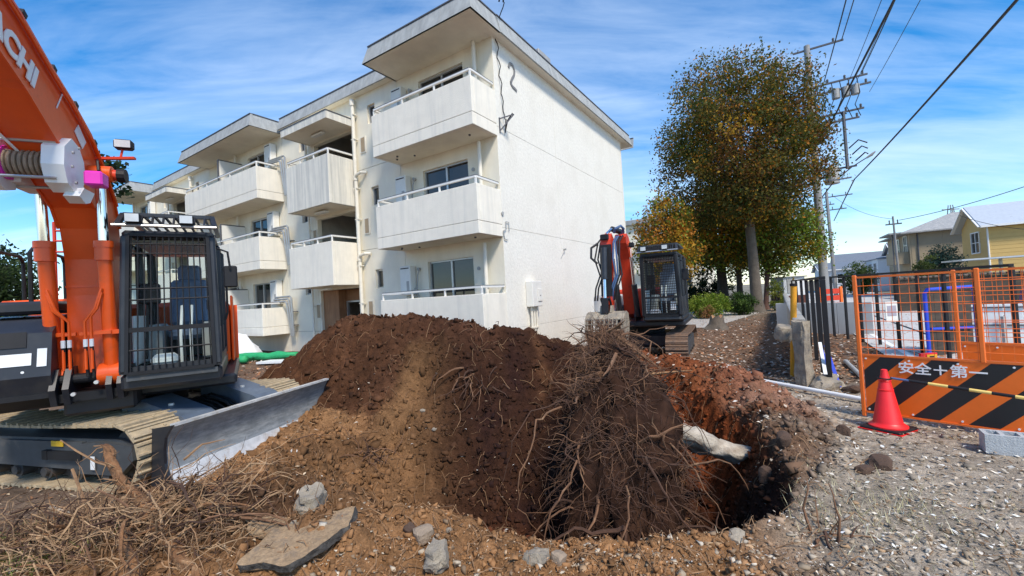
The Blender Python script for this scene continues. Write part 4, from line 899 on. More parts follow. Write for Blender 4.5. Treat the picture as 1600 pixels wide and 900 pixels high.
def small_excavator():
    a = R(27); h = Vector((-sin(a), -cos(a), 0)); v = Vector((cos(a), -sin(a), 0)); P = at(1066, 488, 10)
    S = P - h*1.5 - v*1.1; S.z = 0
    t = thing('excavator', 'smaller red excavator with a skeleton bucket and mesh cab guard beside the end wall', 'excavator', S)
    U = Matrix(((h.x, v.x, 0, 0), (h.y, v.y, 0, 0), (0, 0, 1, 0), (0, 0, 0, 1))); T = rot(R(-90-27))
    sm = shoe(.50, .16, PADRED)
    for s in (-1, 1): track(t, T, 1.2, .33, .35, .50, s*.93, PADRED, sm, .16, TRACKG, 5, s)
    c = MB(T); c.box((0, 0, .48), (1.5, 1.3, .34), ch=.05); c.build('undercarriage', BLACK, t)
    c = MB(T); c.cyl((0, 0, .64), (0, 0, .86), .5, 24); c.build('swing_ring', BLACKM, t, smooth=True)
    d = MB(U); d.span((-1.3, -1.12, .88), (1.2, 1.12, 1.02), ch=.03); d.build('deck', BLACK, t)
    d = MB(U); d.prism([(-1.0, -1.12), (-1.35, -1.0), (-1.6, -.5), (-1.65, 0), (-1.5, .4), (-1.2, .75), (-1.0, .8)], 1.03, 1.85, 'xy'); d.build('counterweight', REDP, t)
    d = MB(U); d.span((-.98, -1.1, 1.03), (-.1, .85, 1.85), ch=.06); d.build('engine_hood', REDP, t)
    d = MB(U); d.span((.12, -1.1, 1.03), (1.2, -.52, 1.72), ch=.05); d.build('storage_box', APPL, t)
    make_cab(t, U, 1.5, .20, 1.12, 1.16, 2.60, 20, (.04, .08, .12, .16, .20, .24, .36, .40, .44, .48, .52, .56, .60, .64, .68, .72, .76, .80, .84, .88, .92, .96), .0055, 16)
    k = MB(U); k.span((1.585, .86, 1.30), (1.59, .98, 1.5)); k.build('white_notice', WHITEP, t)
    # boom rising steeply, arm folded down in front
    for y in (-.36, -.04):
        f = MB(U); f.prism([(.55, 1.0), (1.2, 1.0), (1.25, 1.15), (1.05, 1.45), (.8, 1.5), (.6, 1.25)], y-.02, y+.02, 'xz'); f.build('boom_bracket', BLACK, t)
    side = [(.85, 1.12), (1.02, 1.2), (1.12, 1.7), (1.22, 2.2), (1.32, 2.6), (1.48, 2.86), (1.62, 2.98), (1.66, 3.12), (1.52, 3.22), (1.30, 3.15), (1.10, 2.95), (.95, 2.6), (.86, 2.1), (.8, 1.6), (.75, 1.2)]
    b = MB(U); b.prism(side, -.34, -.06, 'xz'); bo = b.build('boom', REDP, t)
    e = MB(U); e.prism([(1.02, 2.62), (1.28, 2.62), (1.40, 2.86), (1.52, 2.95), (1.40, 3.05), (1.2, 2.95)], -.05, -.045, 'xz'); e.build('decal_panel', ORANGE, bo); e = MB(U); e.span((1.18, -.044, 2.66), (1.28, -.04, 2.86)); e.build('decal', WHITEP, bo)
    for y in (-.42, .02):
        c = MB(U); c.cyl((1.15, y, 1.15), (1.40, y, 1.95), .07, 12); co = c.build('boom_cylinder', BLACK, t, smooth=True); c = MB(U); c.cyl((1.40, y, 1.95), (1.55, y, 2.62), .038, 10); c.build('cylinder_rod', CHROME, co, smooth=True)
    ay = -.50
    arm = MB(U); arm.prism([(1.50, 3.10), (1.72, 3.24), (1.92, 3.05), (2.02, 2.5), (2.10, 1.6), (2.10, 1.25), (1.96, 1.2), (1.88, 1.6), (1.72, 2.4), (1.52, 2.9)], ay-.12, ay+.12, 'xz'); ao = arm.build('arm', REDP, t)
    e = MB(U); e.prism([(1.85, 2.95), (1.97, 2.95), (2.03, 2.5), (2.11, 1.7), (2.02, 1.7), (1.93, 2.3)], ay-.127, ay+.127, 'xz'); e.build('arm_guard', BLACKM, ao)
    c = MB(U); c.cyl((2.08, ay, 2.86), (2.20, ay, 2.1), .075, 12); co = c.build('bucket_cylinder', BLACK, t, smooth=True); c = MB(U); c.cyl((2.20, ay, 2.1), (2.26, ay, 1.66), .04, 10); c.build('cylinder_rod', CHROME, co, smooth=True)
    c = MB(U); c.cyl((1.30, -.2, 3.28), (1.62, -.4, 3.36), .07, 12); co = c.build('arm_cylinder', BLACK, t, smooth=True); c = MB(U); c.cyl((1.62, -.4, 3.36), (1.80, ay, 3.22), .036, 10); c.build('cylinder_rod', CHROME, co, smooth=True)
    l = MB(U); l.beam((2.26, ay-.1, 1.66), (2.06, ay-.1, 1.42), .03, .07); l.beam((2.26, ay+.1, 1.66), (2.06, ay+.1, 1.42), .03, .07); l.beam((2.26, ay, 1.66), (2.34, ay, 1.30), .16, .06); l.build('bucket_link', BLACKM, t)
    for j, (o, m) in enumerate(((0, BLUEH), (.05, BLUEH), (.10, RUBBER), (.16, RUBBER), (-.3, RUBBER), (-.36, RUBBER))):
        q = MB(U); y = ay+.16+o; x0 = 1.62+.02*j
        q.tube([(1.5, y+.1, 3.0), (1.66, y+.05, 3.16), (x0+.14, y, 3.02), (x0+.3, y+.06*sin(j), 2.6), (x0+.30, y+.05, 2.2), (x0+.42, y-.04, 1.9), (x0+.36, y-.1, 1.6)], .022 if m is BLUEH else .02, 8); q.build('hydraulic_hose', m, t, smooth=True)
    q = MB(U); q.tube([(1.45, -.2, 3.22), (1.55, -.12, 3.34), (1.66, -.16, 3.4), (1.72, -.28, 3.34), (1.64, -.34, 3.26)], .035, 8); q.build('hydraulic_hose', BLUEH, t, smooth=True)
    q = MB(U); q.tube([(1.9, ay-.2, 3.0), (1.98, ay-.34, 2.9), (2.04, ay-.34, 2.65), (2.02, ay-.2, 2.5)], .03, 8); q.build('hydraulic_hose', RUBBER, t, smooth=True)
    k = MB(U); k.span((1.55, .0, 2.85), (1.68, .12, 2.97), ch=.02); k.tube([(1.5, -.05, 2.9), (1.58, .04, 2.9)], .012, 6); k.build('work_lamp', BLACKM, t)
    k = MB(U); k.span((1.92, ay-.10, 3.06), (2.02, ay+.1, 3.2), ch=.02); k.build('arm_bracket', BLACKM, t)
    # skeleton bucket: top shell, side cheeks, grid of bars
    w = .44; B = MB(U)
    arc = [(1.98, 1.28), (2.14, 1.34), (2.32, 1.30), (2.46, 1.18)]
    B.prism(arc + [(x-.01, z-.03) for x, z in arc[::-1]], ay-w, ay+w, 'xz')
    for y in (-w, w): B.prism([(1.98, 1.28), (2.14, 1.34), (2.32, 1.30), (2.48, 1.16), (2.54, .92), (2.44, .72), (2.2, .66), (2.0, .78), (1.92, 1.05)], ay+y-.02, ay+y+.02, 'xz')
    bk = B.build('bucket', CONC, t)
    for i in range(9):
        y = ay-w+2*w*(i+.5)/9; g = MB(U); g.tube([(2.46, y, 1.17), (2.535, y, .95), (2.44, y, .74), (2.2, y, .67)], .016, 5); g.build('grid_bar', CONC, bk)
    for (x, z) in ((2.51, 1.06), (2.53, .93), (2.47, .78)):
        g = MB(U); g.tube([(x, ay-w, z), (x, ay+w, z)], .016, 5); g.build('grid_bar', CONC, bk)
    for y in (-.12, .12): g = MB(U); g.prism([(2.0, 1.28), (2.05, 1.48), (2.2, 1.48), (2.3, 1.32)], ay+y-.02, ay+y+.02, 'xz'); g.build('bucket_ear', CONC, bk)
    return t
small_excavator()

# ------------------------------------------------------------------ trees and shrubs
def leaves(name, parent, centres, sig, per, size, pal, seed, wts=None, m=LEAF, droop=0, kind='stuff'):
    rng = np.random.default_rng(seed); n = len(centres)*per
    c = np.repeat(np.asarray(centres), per, 0); pos = c + rng.normal(0, 1, (n, 3))*np.array(sig)
    a = rng.normal(0, 1, (n, 3)); a /= np.linalg.norm(a, axis=1)[:, None]; b = rng.normal(0, 1, (n, 3)); b -= a*(a*b).sum(1)[:, None]; b /= np.linalg.norm(b, axis=1)[:, None]
    s = size*rng.uniform(.6, 1.3, n)[:, None]
    V = np.stack([pos-a*s*.5, pos+b*s*.28, pos+a*s*.5, pos-b*s*.28], 1).reshape(-1, 3)
    F = np.arange(n*4).reshape(n, 4)
    pal = np.asarray(pal); k = np.repeat(rng.choice(len(pal), len(centres), p=wts), per) if wts is None or np.ndim(wts) == 1 else np.repeat(np.array([rng.choice(len(pal), p=w) for w in wts]), per)
    sw = rng.random(n) < .3; k[sw] = rng.integers(0, len(pal), sw.sum())
    col = pal[k]*rng.uniform(.65, 1.35, n)[:, None]
    return bulk(name, V, F, np.repeat(col, 4, 0), m, parent, kind)
def crown_pts(n, ctr, rad, seed, inner=.45, lumps=.28, flat=0):
    rng = np.random.default_rng(seed); d = rng.normal(0, 1, (n, 3)); d /= np.linalg.norm(d, axis=1)[:, None]
    L = np.array([mnoise.noise(Vector(x*1.9)+Vector((seed*3.1, 0, 0))) for x in d]); r = (inner + (1-inner)*rng.random(n)**.6)*(1+lumps*L)
    p = d*r[:, None]*np.array(rad)
    if flat: p[:, 2] = np.maximum(p[:, 2], -rad[2]*flat)
    return p + np.array(ctr)
def make_tree(name, label, base, trunk_r, fork, ctr, rad, n, per, size, pal, seed, sig=.4, wts=None, limbs=12, bark=BARK, group=None, inner=.4, lumps=.28, lean=(0, 0), cat='tree', flat=0):
    base = Vector(base); base.z = 0; t = thing(name, label, cat, base, group=group); rnd = random.Random(seed)
    top = Vector((lean[0], lean[1], fork)); tr = MB()
    pts = [Vector((0, 0, -.2)), Vector((0, 0, .15)), Vector((lean[0]*.1, lean[1]*.1, fork*.12)), Vector((lean[0]*.45+.04*trunk_r, lean[1]*.4, fork*.5)), top]
    tr.tube(pts, [trunk_r*1.9, trunk_r*1.35, trunk_r*1.05, trunk_r*.9, trunk_r*.8], 12)
    tr.build('trunk', bark, t, smooth=True)
    P = crown_pts(n, ctr, rad, seed, inner, lumps, flat); C = np.array(ctr)
    order = list(range(n)); rnd.shuffle(order)
    tw = MB()
    for i in range(limbs):
        e = Vector(P[order[i]]); s0 = top + Vector((0, 0, -fork*.12*rnd.random()))
        mid = s0.lerp(e, .45) + Vector((rnd.uniform(-.3, .3), rnd.uniform(-.3, .3), (e-s0).length*.12))
        r0 = trunk_r*rnd.uniform(.32, .5); q = [s0, s0.lerp(mid, .55)+Vector((0, 0, .1)), mid, mid.lerp(e, .6), e]
        l = MB(); l.tube(q, [r0, r0*.75, r0*.5, r0*.28, r0*.08], 7); l.build('limb', bark, t, smooth=True)
        for j in range(7):
            f = Vector(P[rnd.randrange(n)])
            if (f-mid).length > max(rad)*.75: continue
            st = q[2].lerp(q[3], rnd.random()); m2 = st.lerp(f, .5)+Vector((rnd.uniform(-.2, .2), rnd.uniform(-.2, .2), .15)); tw.tube([st, m2, f], [r0*.26, r0*.16, r0*.04], 4)
    if tw.v: tw.build('branches', bark, t, kind='stuff', recalc=False)
    leaves('crown', t, P, (sig, sig, sig*.8), per, size, pal, seed+1, wts if not callable(wts) else np.array([wts((p-C)/np.array(rad)) for p in P]))
    return t
OL = (.115, .105, .022); GR = (.075, .10, .018); RU = (.165, .078, .02); YL = (.46, .27, .025); OR = (.50, .20, .025); LG = (.20, .29, .035); DK = (.025, .04, .014); BR = (.12, .06, .02)
def zw(d):       # rust in the middle and lower left, olive on top, green lower right
    w = np.array([2.0, .75, .30, .10, .03]); w[2] += .65*max(0, .55-abs(d[2]+.05))*1.4; w[3] += .8*max(0, -d[2]-.35); w[4] += .35*max(0, -d[2]-.3)*(d[0] < .2); w[1] += .8*max(0, d[0])
    return w/w.sum()
zt_ = gp(1184, 488)
make_tree('zelkova_tree', 'tall broad zelkova tree in autumn olive and rust leaf by the railing', zt_, .32, 6.4, (-.35, 0, 10.3), (4.85, 4.4, 5.9), 640, 125, .175, [OL, GR, RU, YL, OR], 4, .40, zw, 26, lumps=.15, inner=.3, lean=(-.15, 0), flat=.72)
make_tree('yellowing_tree', 'yellow and orange tree with hanging sprays left of the tall zelkova trunk', at(1158, 484, 32), .22, 3.6, (-.5, 0, 6.0), (3.7, 3.0, 3.0), 230, 90, .22, [YL, OL, OR, LG], 9, .45, [.35, .2, .1, .35], 10, DBARK)
make_tree('autumn_tree', 'slim orange and yellow tree behind the smaller excavator cab', at(1046, 480, 26), .15, 2.6, (.0, 0, 4.6), (1.7, 1.5, 2.8), 170, 80, .18, [YL, OR, OL, LG], 12, .33, [.34, .18, .30, .18], 9, lumps=.4)
make_tree('dark_tree', 'dark green tree with a thick dark trunk beyond the path', at(1131, 482, 34), .42, 3.2, (.0, .6, 5.6), (3.4, 2.6, 3.2), 150, 80, .24, [DK, GR, OL], 15, .45, [.5, .3, .2], 8, DBARK)
make_tree('green_tree', 'light green leaning tree behind the railing right of the zelkova trunk', at(1197, 486, 29), .16, 2.8, (1.3, 0, 4.9), (2.9, 2.3, 2.5), 190, 90, .2, [LG, OL, YL, GR], 18, .36, [.45, .25, .1, .2], 9, mat('reddish_bark', (.10, .05, .035), .9, var=.3), lean=(.3, 0))
make_tree('pine_tree', 'dark green pine with open twigs behind the orange boom', (-14.35, 14.2, 0), .18, 6.0, (.15, 0, 6.6), (.85, .8, .8), 30, 80, .20, [(.03, .055, .02), (.05, .075, .025), (.02, .035, .015)], 22, .22, None, 8, DBARK, lumps=.5)
make_tree('camphor_tree', 'bushy dark evergreen tree at the left edge behind the excavator', (-25.5, 19.5, 0), .25, 1.6, (0, 0, 3.2), (3.4, 2.6, 2.4), 190, 90, .2, [(.035, .06, .018), (.05, .085, .02), (.02, .035, .012)], 25, .4, None, 8, DBARK)
def shrub(name, label, base, rad, n, per, size, pal, seed, cat='shrub', sig=None):
    base = Vector(base); base.z = 0; t = thing(name, label, cat, base); s = MB(); rnd = random.Random(seed)
    for i in range(9): s.tube([(rnd.uniform(-.1, .1)*rad[0], rnd.uniform(-.1, .1)*rad[1], -.1), (rnd.uniform(-.4, .4)*rad[0], rnd.uniform(-.4, .4)*rad[1], rad[2]*.9), (rnd.uniform(-.7, .7)*rad[0], rnd.uniform(-.7, .7)*rad[1], rad[2]*1.6)], [.04, .025, .008], 5)
    s.build('stem', DBARK, t, recalc=False)
    sg = sig or min(rad)*.16
    leaves('foliage', t, crown_pts(n, (0, 0, rad[2]), rad, seed, .3, .18), (sg, sg, sg), per, size, pal, seed+1); return t
shrub('round_shrub', 'bright green clipped shrub by the path right of the cab', at(1106, 482, 24.5), (1.2, .9, .66), 120, 70, .10, [(.20, .28, .03), (.28, .34, .05), (.14, .22, .025)], 31)
shrub('hedge_shrub', 'dark green clipped shrub left of the zelkova trunk', at(1156, 482, 25), (.9, .75, .62), 90, 70, .10, [(.05, .09, .02), (.035, .07, .015), (.10, .17, .03)], 32)
shrub('reddish_shrub', 'small shrub with pinkish orange leaves in front of the clipped green one', at(1101, 480, 23.6), (.5, .4, .36), 40, 60, .08, [(.34, .20, .08), (.30, .15, .06), (.24, .28, .05)], 33)
shrub('dark_hedge', 'dark hedge in shade behind the bright clipped shrub', at(1098, 476, 38), (3.0, 1.0, 1.25), 120, 60, .17, [(.02, .035, .012), (.03, .05, .015)], 34)
shrub('young_shrub', 'thin yellow green canes and leaves beside the low concrete wall', at(1216, 490, 27), (.6, .5, .95), 40, 26, .14, [(.26, .26, .05), (.20, .24, .04), (.12, .16, .03)], 35)
shrub('blue_conifer', 'dense blue green conifer in front of the beige house', at(1476, 420, 27), (1.05, .9, 1.75), 150, 60, .12, [(.025, .06, .05), (.04, .085, .065), (.02, .04, .03)], 36)
shrub('garden_bush', 'yellow green bush left of the blue green conifer', at(1449, 420, 26), (.75, .6, 1.45), 80, 50, .12, [(.07, .10, .02), (.11, .14, .03), (.04, .06, .015)], 37)
shrub('garden_tree', 'small light green pine shaped bush before the far grey roofed house', at(1342, 424, 45), (1.7, 1.3, 1.6), 80, 50, .2, [(.06, .10, .02), (.09, .13, .03)], 38)

# stump on the leaf-strewn ground
st = thing('tree_stump', 'old sawn tree stump on fallen leaves beside the path', 'stump', gp(1121, 514)); s = MB()
n = 14; vs = []
prof = [(.62, -.05, .35), (.42, .08, .2), (.30, .25, .08), (.27, .42, .05), (.25, .52, .12)]
for r, z, wv in prof: vs += [Vector((r*(1+wv*sin(3*j*2*PI/n+z*3))*cos(2*PI*j/n), r*(1+wv*cos(4*j*2*PI/n))*sin(2*PI*j/n), z+(.08*sin(j*2.1) if z > .45 else 0))) for j in range(n)]
fs = [(i*n+j, i*n+(j+1) % n, (i+1)*n+(j+1) % n, (i+1)*n+j) for i in range(4) for j in range(n)]; s.add(vs, fs); s.build('stump_body', BARK, st, smooth=True)
cp = MB(); cp.add([v+Vector((0, 0, .003)) for v in vs[-n:]] + [Vector((0, 0, .47))], [(j, (j+1) % n, n) for j in range(n)]); cp.build('cut_face', WOODB, st)

# ------------------------------------------------------------------ dug-up root mass
def wob(p, sc, amp): 
    n = mnoise.noise_vector(Vector(p)*sc); return Vector(p) + n*amp
def rough_mesh(name, b, m, sub, sc, amp, sc2, amp2):
    me = b.mesh(name, m); bm = bmesh.new(); bm.from_mesh(me)
    bmesh.ops.subdivide_edges(bm, edges=bm.edges, cuts=sub, use_grid_fill=True)
    for v in bm.verts: v.co = wob(wob(v.co, sc, amp), sc2, amp2)
    bm.to_mesh(me); bm.free(); me.polygons.foreach_set('use_smooth', [True]*len(me.polygons)); return me
def wiggle(p, d, L, n, rnd, curl=.5, grav=.25):
    pts = [Vector(p)]; d = Vector(d).normalized()
    for i in range(n):
        d = (d + Vector((rnd.gauss(0, 1), rnd.gauss(0, 1), rnd.gauss(0, 1)))*curl*.55 + Vector((0, 0, -grav))*.35).normalized(); pts.append(pts[-1]+d*L/n)
    return pts
def root_mass():
    rnd = random.Random(5)
    O = Vector((1.2, 4.9, 0)); O.z = 0
    t = thing('root_ball', 'upturned tree stump with a tangle of brown roots hanging in the pit', 'tree root', O)
    path = [(.92, 4.55, -1.15), (1.02, 4.72, -.75), (1.12, 4.9, -.3), (1.2, 5.15, .12), (1.28, 5.6, .45), (1.38, 6.2, .68), (1.5, 6.9, .9), (1.62, 7.5, 1.02)]
    rad = [.50, .62, .66, .60, .46, .32, .21, .13]
    c = MB(); c.tube([Vector(p)-O for p in path], rad, 18); link('root_core', rough_mesh('root_core', c, CORE, 4, 2.2, .26, 7, .12), t)
    sk = [Vector(p)-O for p in path]
    def surf(u, a):
        i = min(int(u*7), 6); f = u*7-i; p = sk[i].lerp(sk[i+1], f); r = rad[i]*(1-f)+rad[i+1]*f; d = (sk[i+1]-sk[i]).normalized()
        x = Vector((1, 0, 0)); x = (x-d*x.dot(d)).normalized(); y = d.cross(x); n_ = x*cos(a)+y*sin(a); return p+n_*r*.93, n_
    for i in range(245):
        u = min(1, rnd.random()**.75*.98); a = rnd.uniform(0, 2*PI); p, nrm = surf(u, a)
        if nrm.y > .1: nrm = Vector((nrm.x, -nrm.y, nrm.z)); p = surf(u, -a)[0]
        big = i < 75; L = rnd.uniform(.6, 1.15) if big else rnd.uniform(.3, .75); r0 = rnd.uniform(.010, .024) if big else rnd.uniform(.005, .011)
        d = nrm + Vector((rnd.gauss(-.1, .45), rnd.gauss(-.2, .35), rnd.gauss(-.1, .5)))
        k = 9 if big else 6; q = wiggle(p-nrm*.08, d, L, k, rnd, .55, .45); m = MB(); m.tube(q, [r0*(1-.85*j/k) for j in range(k+1)], 5)
        if big and rnd.random() < .8:
            for _ in range(2):
                s0 = q[rnd.randrange(3, 7)]; q2 = wiggle(s0, Vector((rnd.gauss(0, 1), rnd.gauss(-.3, .8), rnd.gauss(-.2, .8))), L*.5, 5, rnd, .6, .4); m.tube(q2, [r0*.5*(1-.8*j/5) for j in range(6)], 4)
        m.build('root', ROOTM if rnd.random() < .12+.55*u else ROOTD, t, smooth=True, recalc=False)  # pit shade painted in: darker root colour more often towards the bottom
    # straight broken timbers near the top, under the bucket
    for i in range(46):
        u = rnd.uniform(.5, 1.0); p, nrm = surf(u, rnd.uniform(0, 2*PI)); d = Vector((rnd.gauss(.1, .5), rnd.gauss(-.7, .3), rnd.gauss(-.55, .4))); L = rnd.uniform(.35, 1.0); q = wiggle(p+Vector((0, 0, .1)), d, L, 4, rnd, .14, .1); r0 = rnd.uniform(.010, .03)
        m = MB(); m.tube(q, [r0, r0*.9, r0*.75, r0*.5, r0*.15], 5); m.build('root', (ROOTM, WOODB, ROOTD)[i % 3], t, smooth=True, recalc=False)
    fine = MB(); fine2 = MB()
    for i in range(2600):
        u = rnd.random()**.8; a_ = rnd.uniform(0, 2*PI); p, nrm = surf(u, a_)
        if nrm.y > .2: p, nrm = surf(u, -a_); d = nrm + Vector((rnd.gauss(0, .5), rnd.gauss(0, .5), rnd.gauss(-.2, .5)))
        q = wiggle(p, d, rnd.uniform(.15, .6), 5, rnd, .75, .4); (fine if rnd.random() < u*.8 else fine2).tube(q, [.0048, .004, .0035, .003, .0025, .0015], 3, cap=False)  # fine roots also darker lower down, standing in for pit shade
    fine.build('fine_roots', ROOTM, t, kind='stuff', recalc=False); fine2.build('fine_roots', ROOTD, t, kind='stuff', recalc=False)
    for i, (pts, r0) in enumerate((([(.2, 4.6, -.75), (-.05, 4.5, -.4), (.05, 4.5, .1), (.2, 4.75, .4), (.5, 5.0, .5)], .016), ([(-.25, 4.9, -.35), (-.1, 4.95, .15), (.15, 5.1, .45), (.55, 5.3, .5)], .014),
                                  ([(.0, 3.9, -.95), (.15, 4.05, -.6), (.3, 4.1, -.15), (.55, 4.3, .1)], .014), ([(.05, 4.0, -.55), (.3, 3.95, -.42), (.62, 4.0, -.40), (.9, 4.05, -.38)], .032), ([(.6, 3.55, -.9), (.75, 3.7, -.6), (.9, 3.85, -.3), (1.0, 4.1, 0)], .015),
                                  ([(1.6, 3.7, -.6), (1.45, 3.85, -.35), (1.3, 4.0, -.1), (1.2, 4.2, .2)], .018), ([(1.95, 4.2, -.5), (1.75, 4.2, -.2), (1.6, 4.35, .1), (1.5, 4.6, .35)], .016))):
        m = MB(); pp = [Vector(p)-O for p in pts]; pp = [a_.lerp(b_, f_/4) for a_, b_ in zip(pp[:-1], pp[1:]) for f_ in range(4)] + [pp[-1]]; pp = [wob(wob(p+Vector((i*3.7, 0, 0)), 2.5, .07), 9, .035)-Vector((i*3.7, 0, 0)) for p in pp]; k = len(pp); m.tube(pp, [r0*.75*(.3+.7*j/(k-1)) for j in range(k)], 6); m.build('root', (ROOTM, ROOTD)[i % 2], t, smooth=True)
    # pale trunk stub pointing right
    lg = MB(); lg.tube([Vector(p)-O for p in ((1.55, 5.25, .06), (1.85, 5.2, .02), (2.15, 5.15, -.04), (2.42, 5.1, -.12), (2.62, 5.06, -.2), (2.68, 5.05, -.22))], [.19, .15, .13, .13, .115, .05], 14)
    link('pale_trunk', rough_mesh('pale_trunk', lg, PALEWOOD, 3, 3.2, .11, 11, .05), t)
root_mass()

# ------------------------------------------------------------------ brush, slab, stones
def brush_pile():
    rnd = random.Random(9); O = on(-2.75, 3.75)
    t = thing('brush_pile', 'heap of torn roots and dry twigs in front of the dozer blade', 'brush pile', O)
    def W(x, y, z): return Vector((x, y, hz_(x, y)+z)) - O
    a = at(163, 695, 3.75)-O; b = at(192, 752, 3.55)-O; c = at(232, 802, 3.3)-O; d = at(264, 845, 3.1)-O; e = at(310, 903, 2.8)-O; main = (a, b, c, d, e)
    m = MB(); m.tube([a, a.lerp(b, .5)+Vector((.02, 0, .01)), b, c, d, e], [.030, .034, .038, .044, .048, .042], 9); link('thick_branch', rough_mesh('thick_branch', m, BRANCH, 3, 6, .045, 30, .022), t)
    a = at(200, 835, 3.1)-O; b = at(214, 908, 2.85)-O; m = MB(); m.tube([at(230, 800, 3.28)-O, a, a.lerp(b, .5), b], [.03, .034, .034, .03], 8); link('thick_branch', rough_mesh('thick_branch', m, BRANCH, 2, 6, .03, 20, .014), t)
    a = at(78, 795, 4.0)-O; b = at(115, 806, 3.9)-O; m = MB(); m.tube([a, b], [.028, .02], 7); m.build('peeled_branch', PALEWOOD, t, smooth=True)
    for i in range(46):
        k = rnd.randrange(4); p = main[k].lerp(main[k+1], rnd.random()); q = wiggle(p, (rnd.gauss(0, .8), rnd.gauss(-.3, .6), rnd.gauss(.3, .6)), rnd.uniform(.06, .3), 4, rnd, .5, .2); r0 = rnd.uniform(.004, .011)
        m = MB(); m.tube(q, [r0, r0*.8, r0*.6, r0*.4, r0*.1], 5); m.build('splinter', (WOODB, STRAW, ROOTM, PALET)[i % 4], t, smooth=True, recalc=False)
    q = [at(10, 893, 3.2)-O, at(60, 890, 3.2)-O, at(130, 899, 3.1)-O]; m = MB(); m.tube(q, .022, 7); m.build('peeled_branch', PALEWOOD, t, smooth=True)
    q = [at(95, 688, 4.3)-O, at(120, 705, 4.2)-O, at(150, 722, 4.15)-O, at(170, 728, 4.1)-O]; m = MB(); m.tube(q, [.006, .009, .01, .011], 5); m.build('twig', STRAW, t)
    q = [at(113, 733, 4.2)-O, at(125, 765, 4.1)-O, at(138, 800, 3.9)-O]; m = MB(); m.tube(q, [.012, .013, .015], 5); m.build('twig', STRAW, t)
    ctrs = [(-3.0, 3.5, .8, .45), (-3.6, 3.6, .7, .4), (-2.55, 3.15, .55, .3), (-3.2, 3.2, .8, .35), (-4.1, 3.45, .5, .3)]
    for i in range(165):
        cx_, cy_, rx, ry = ctrs[rnd.randrange(len(ctrs))]; x = cx_+rnd.gauss(0, rx*.5); y = max(2.75, cy_+rnd.gauss(0, ry*.5)); z = abs(rnd.gauss(0, .11))
        an = rnd.gauss(.25, .8) if rnd.random() < .75 else rnd.uniform(0, PI); d = Vector((cos(an), sin(an)*.6, rnd.gauss(.05, .35))); L = rnd.uniform(.25, .8); r0 = rnd.uniform(.004, .012) if i % 9 else rnd.uniform(.011, .02)
        q = wiggle(W(x, y, z+.03), d, L, 6, rnd, .62, .22); m = MB(); m.tube(q, [r0, r0*.95, r0*.9, r0*.8, r0*.65, r0*.5, r0*.2], 5); m.build('twig', (PALET, BRANCH, ROOTM, ROOTD, STRAW, PALET, ROOTD)[i % 7] if i % 9 else BRANCH, t, smooth=True, recalc=False)
    fs_ = [MB(), MB(), MB()]
    for i in range(1900):
        f = fs_[i % 3]
        cx_, cy_, rx, ry = ctrs[rnd.randrange(len(ctrs))]; x = cx_+rnd.gauss(0, rx*.55); y = max(2.7, cy_+rnd.gauss(0, ry*.55)); z = abs(rnd.gauss(0, .12))
        an = rnd.gauss(.25, .9); d = Vector((cos(an), sin(an)*.6, rnd.gauss(.1, .4))); q = wiggle(W(x, y, z), d, rnd.uniform(.12, .5), 4, rnd, .8, .2); r0 = rnd.uniform(.002, .005); f.tube(q, [r0, r0, r0*.8, r0*.6, r0*.3], 3, cap=False)
    for f, m_ in zip(fs_, (STRAW, PALET, ROOTD)): f.build('loose_twigs', m_, t, kind='stuff', recalc=False)
brush_pile()
def rock(name, label, loc, r, m, seed, sq=(1, 1, .75), cat='stone', group=None, sub=2, amp=.35, rz=None):
    bm = bmesh.new(); bmesh.ops.create_icosphere(bm, subdivisions=sub, radius=1); rnd = random.Random(seed); of = Vector((seed*1.7, seed*.9, 3))
    for v in bm.verts:
        d = v.co.normalized(); k = 1 + amp*mnoise.noise(d*1.4+of) + amp*.45*mnoise.noise(d*3.7+of); q = d*k
        for ax in range(3): q[ax] = max(-.82, min(.82, q[ax]*1.02))
        v.co = Vector((q.x*sq[0], q.y*sq[1], q.z*sq[2]))*r
    me = bpy.data.meshes.new(name); bm.to_mesh(me); bm.free(); me.materials.append(m); me.polygons.foreach_set('use_smooth', [True]*len(me.polygons)); me.set_sharp_from_angle(angle=R(30))
    o = link(name, me); o.location = loc; o.rotation_euler = (rnd.uniform(-.3, .3), rnd.uniform(-.3, .3), rnd.uniform(0, 6) if rz is None else rz); tag(o, label, cat, group); return o
# slab of broken asphalt lying tilted in front
sl = MB(); O = hit(462, 866); O.z += .015
pl = [at(365, 880, O.y-.12), at(430, 836, O.y+.22), at(508, 815, O.y+.42), at(557, 811, O.y+.45), at(546, 836, O.y+.25), at(500, 868, O.y+.02), at(446, 893, O.y-.16)]
c0 = sum(pl, Vector())/len(pl); top = [Vector((p.x, p.y, c0.z*0+O.z+(p.y-O.y)*.10)) - O for p in pl]; bot = [p+Vector((.01, .02, -.055)) for p in top]; nn = len(top)
sl.add(top+bot, [list(range(nn)), list(range(nn, 2*nn))[::-1]] + [(i, nn+i, nn+(i+1) % nn, (i+1) % nn) for i in range(nn)])
me = rough_mesh('asphalt_slab', sl, ASPH, 8, 4, .025, 16, .018); me.materials.append(ASPE)
for p_ in me.polygons:
    if abs(p_.normal.z) < .55: p_.material_index = 1
me.polygons.foreach_set('use_smooth', [False]*len(me.polygons)); o = link('asphalt_slab', me); o.location = O; tag(o, 'broken slab of old asphalt lying tilted in the bottom foreground', 'asphalt slab')
def rk(name, label, px, py, r, m, seed, sq=(1, 1, .75), cat='stone', sink=.25, **k):
    p = hit(px, py); p.z += r*(.75-sink)*sq[2]*.6; return rock(name, label, p, r, m, seed, sq, cat, **k)
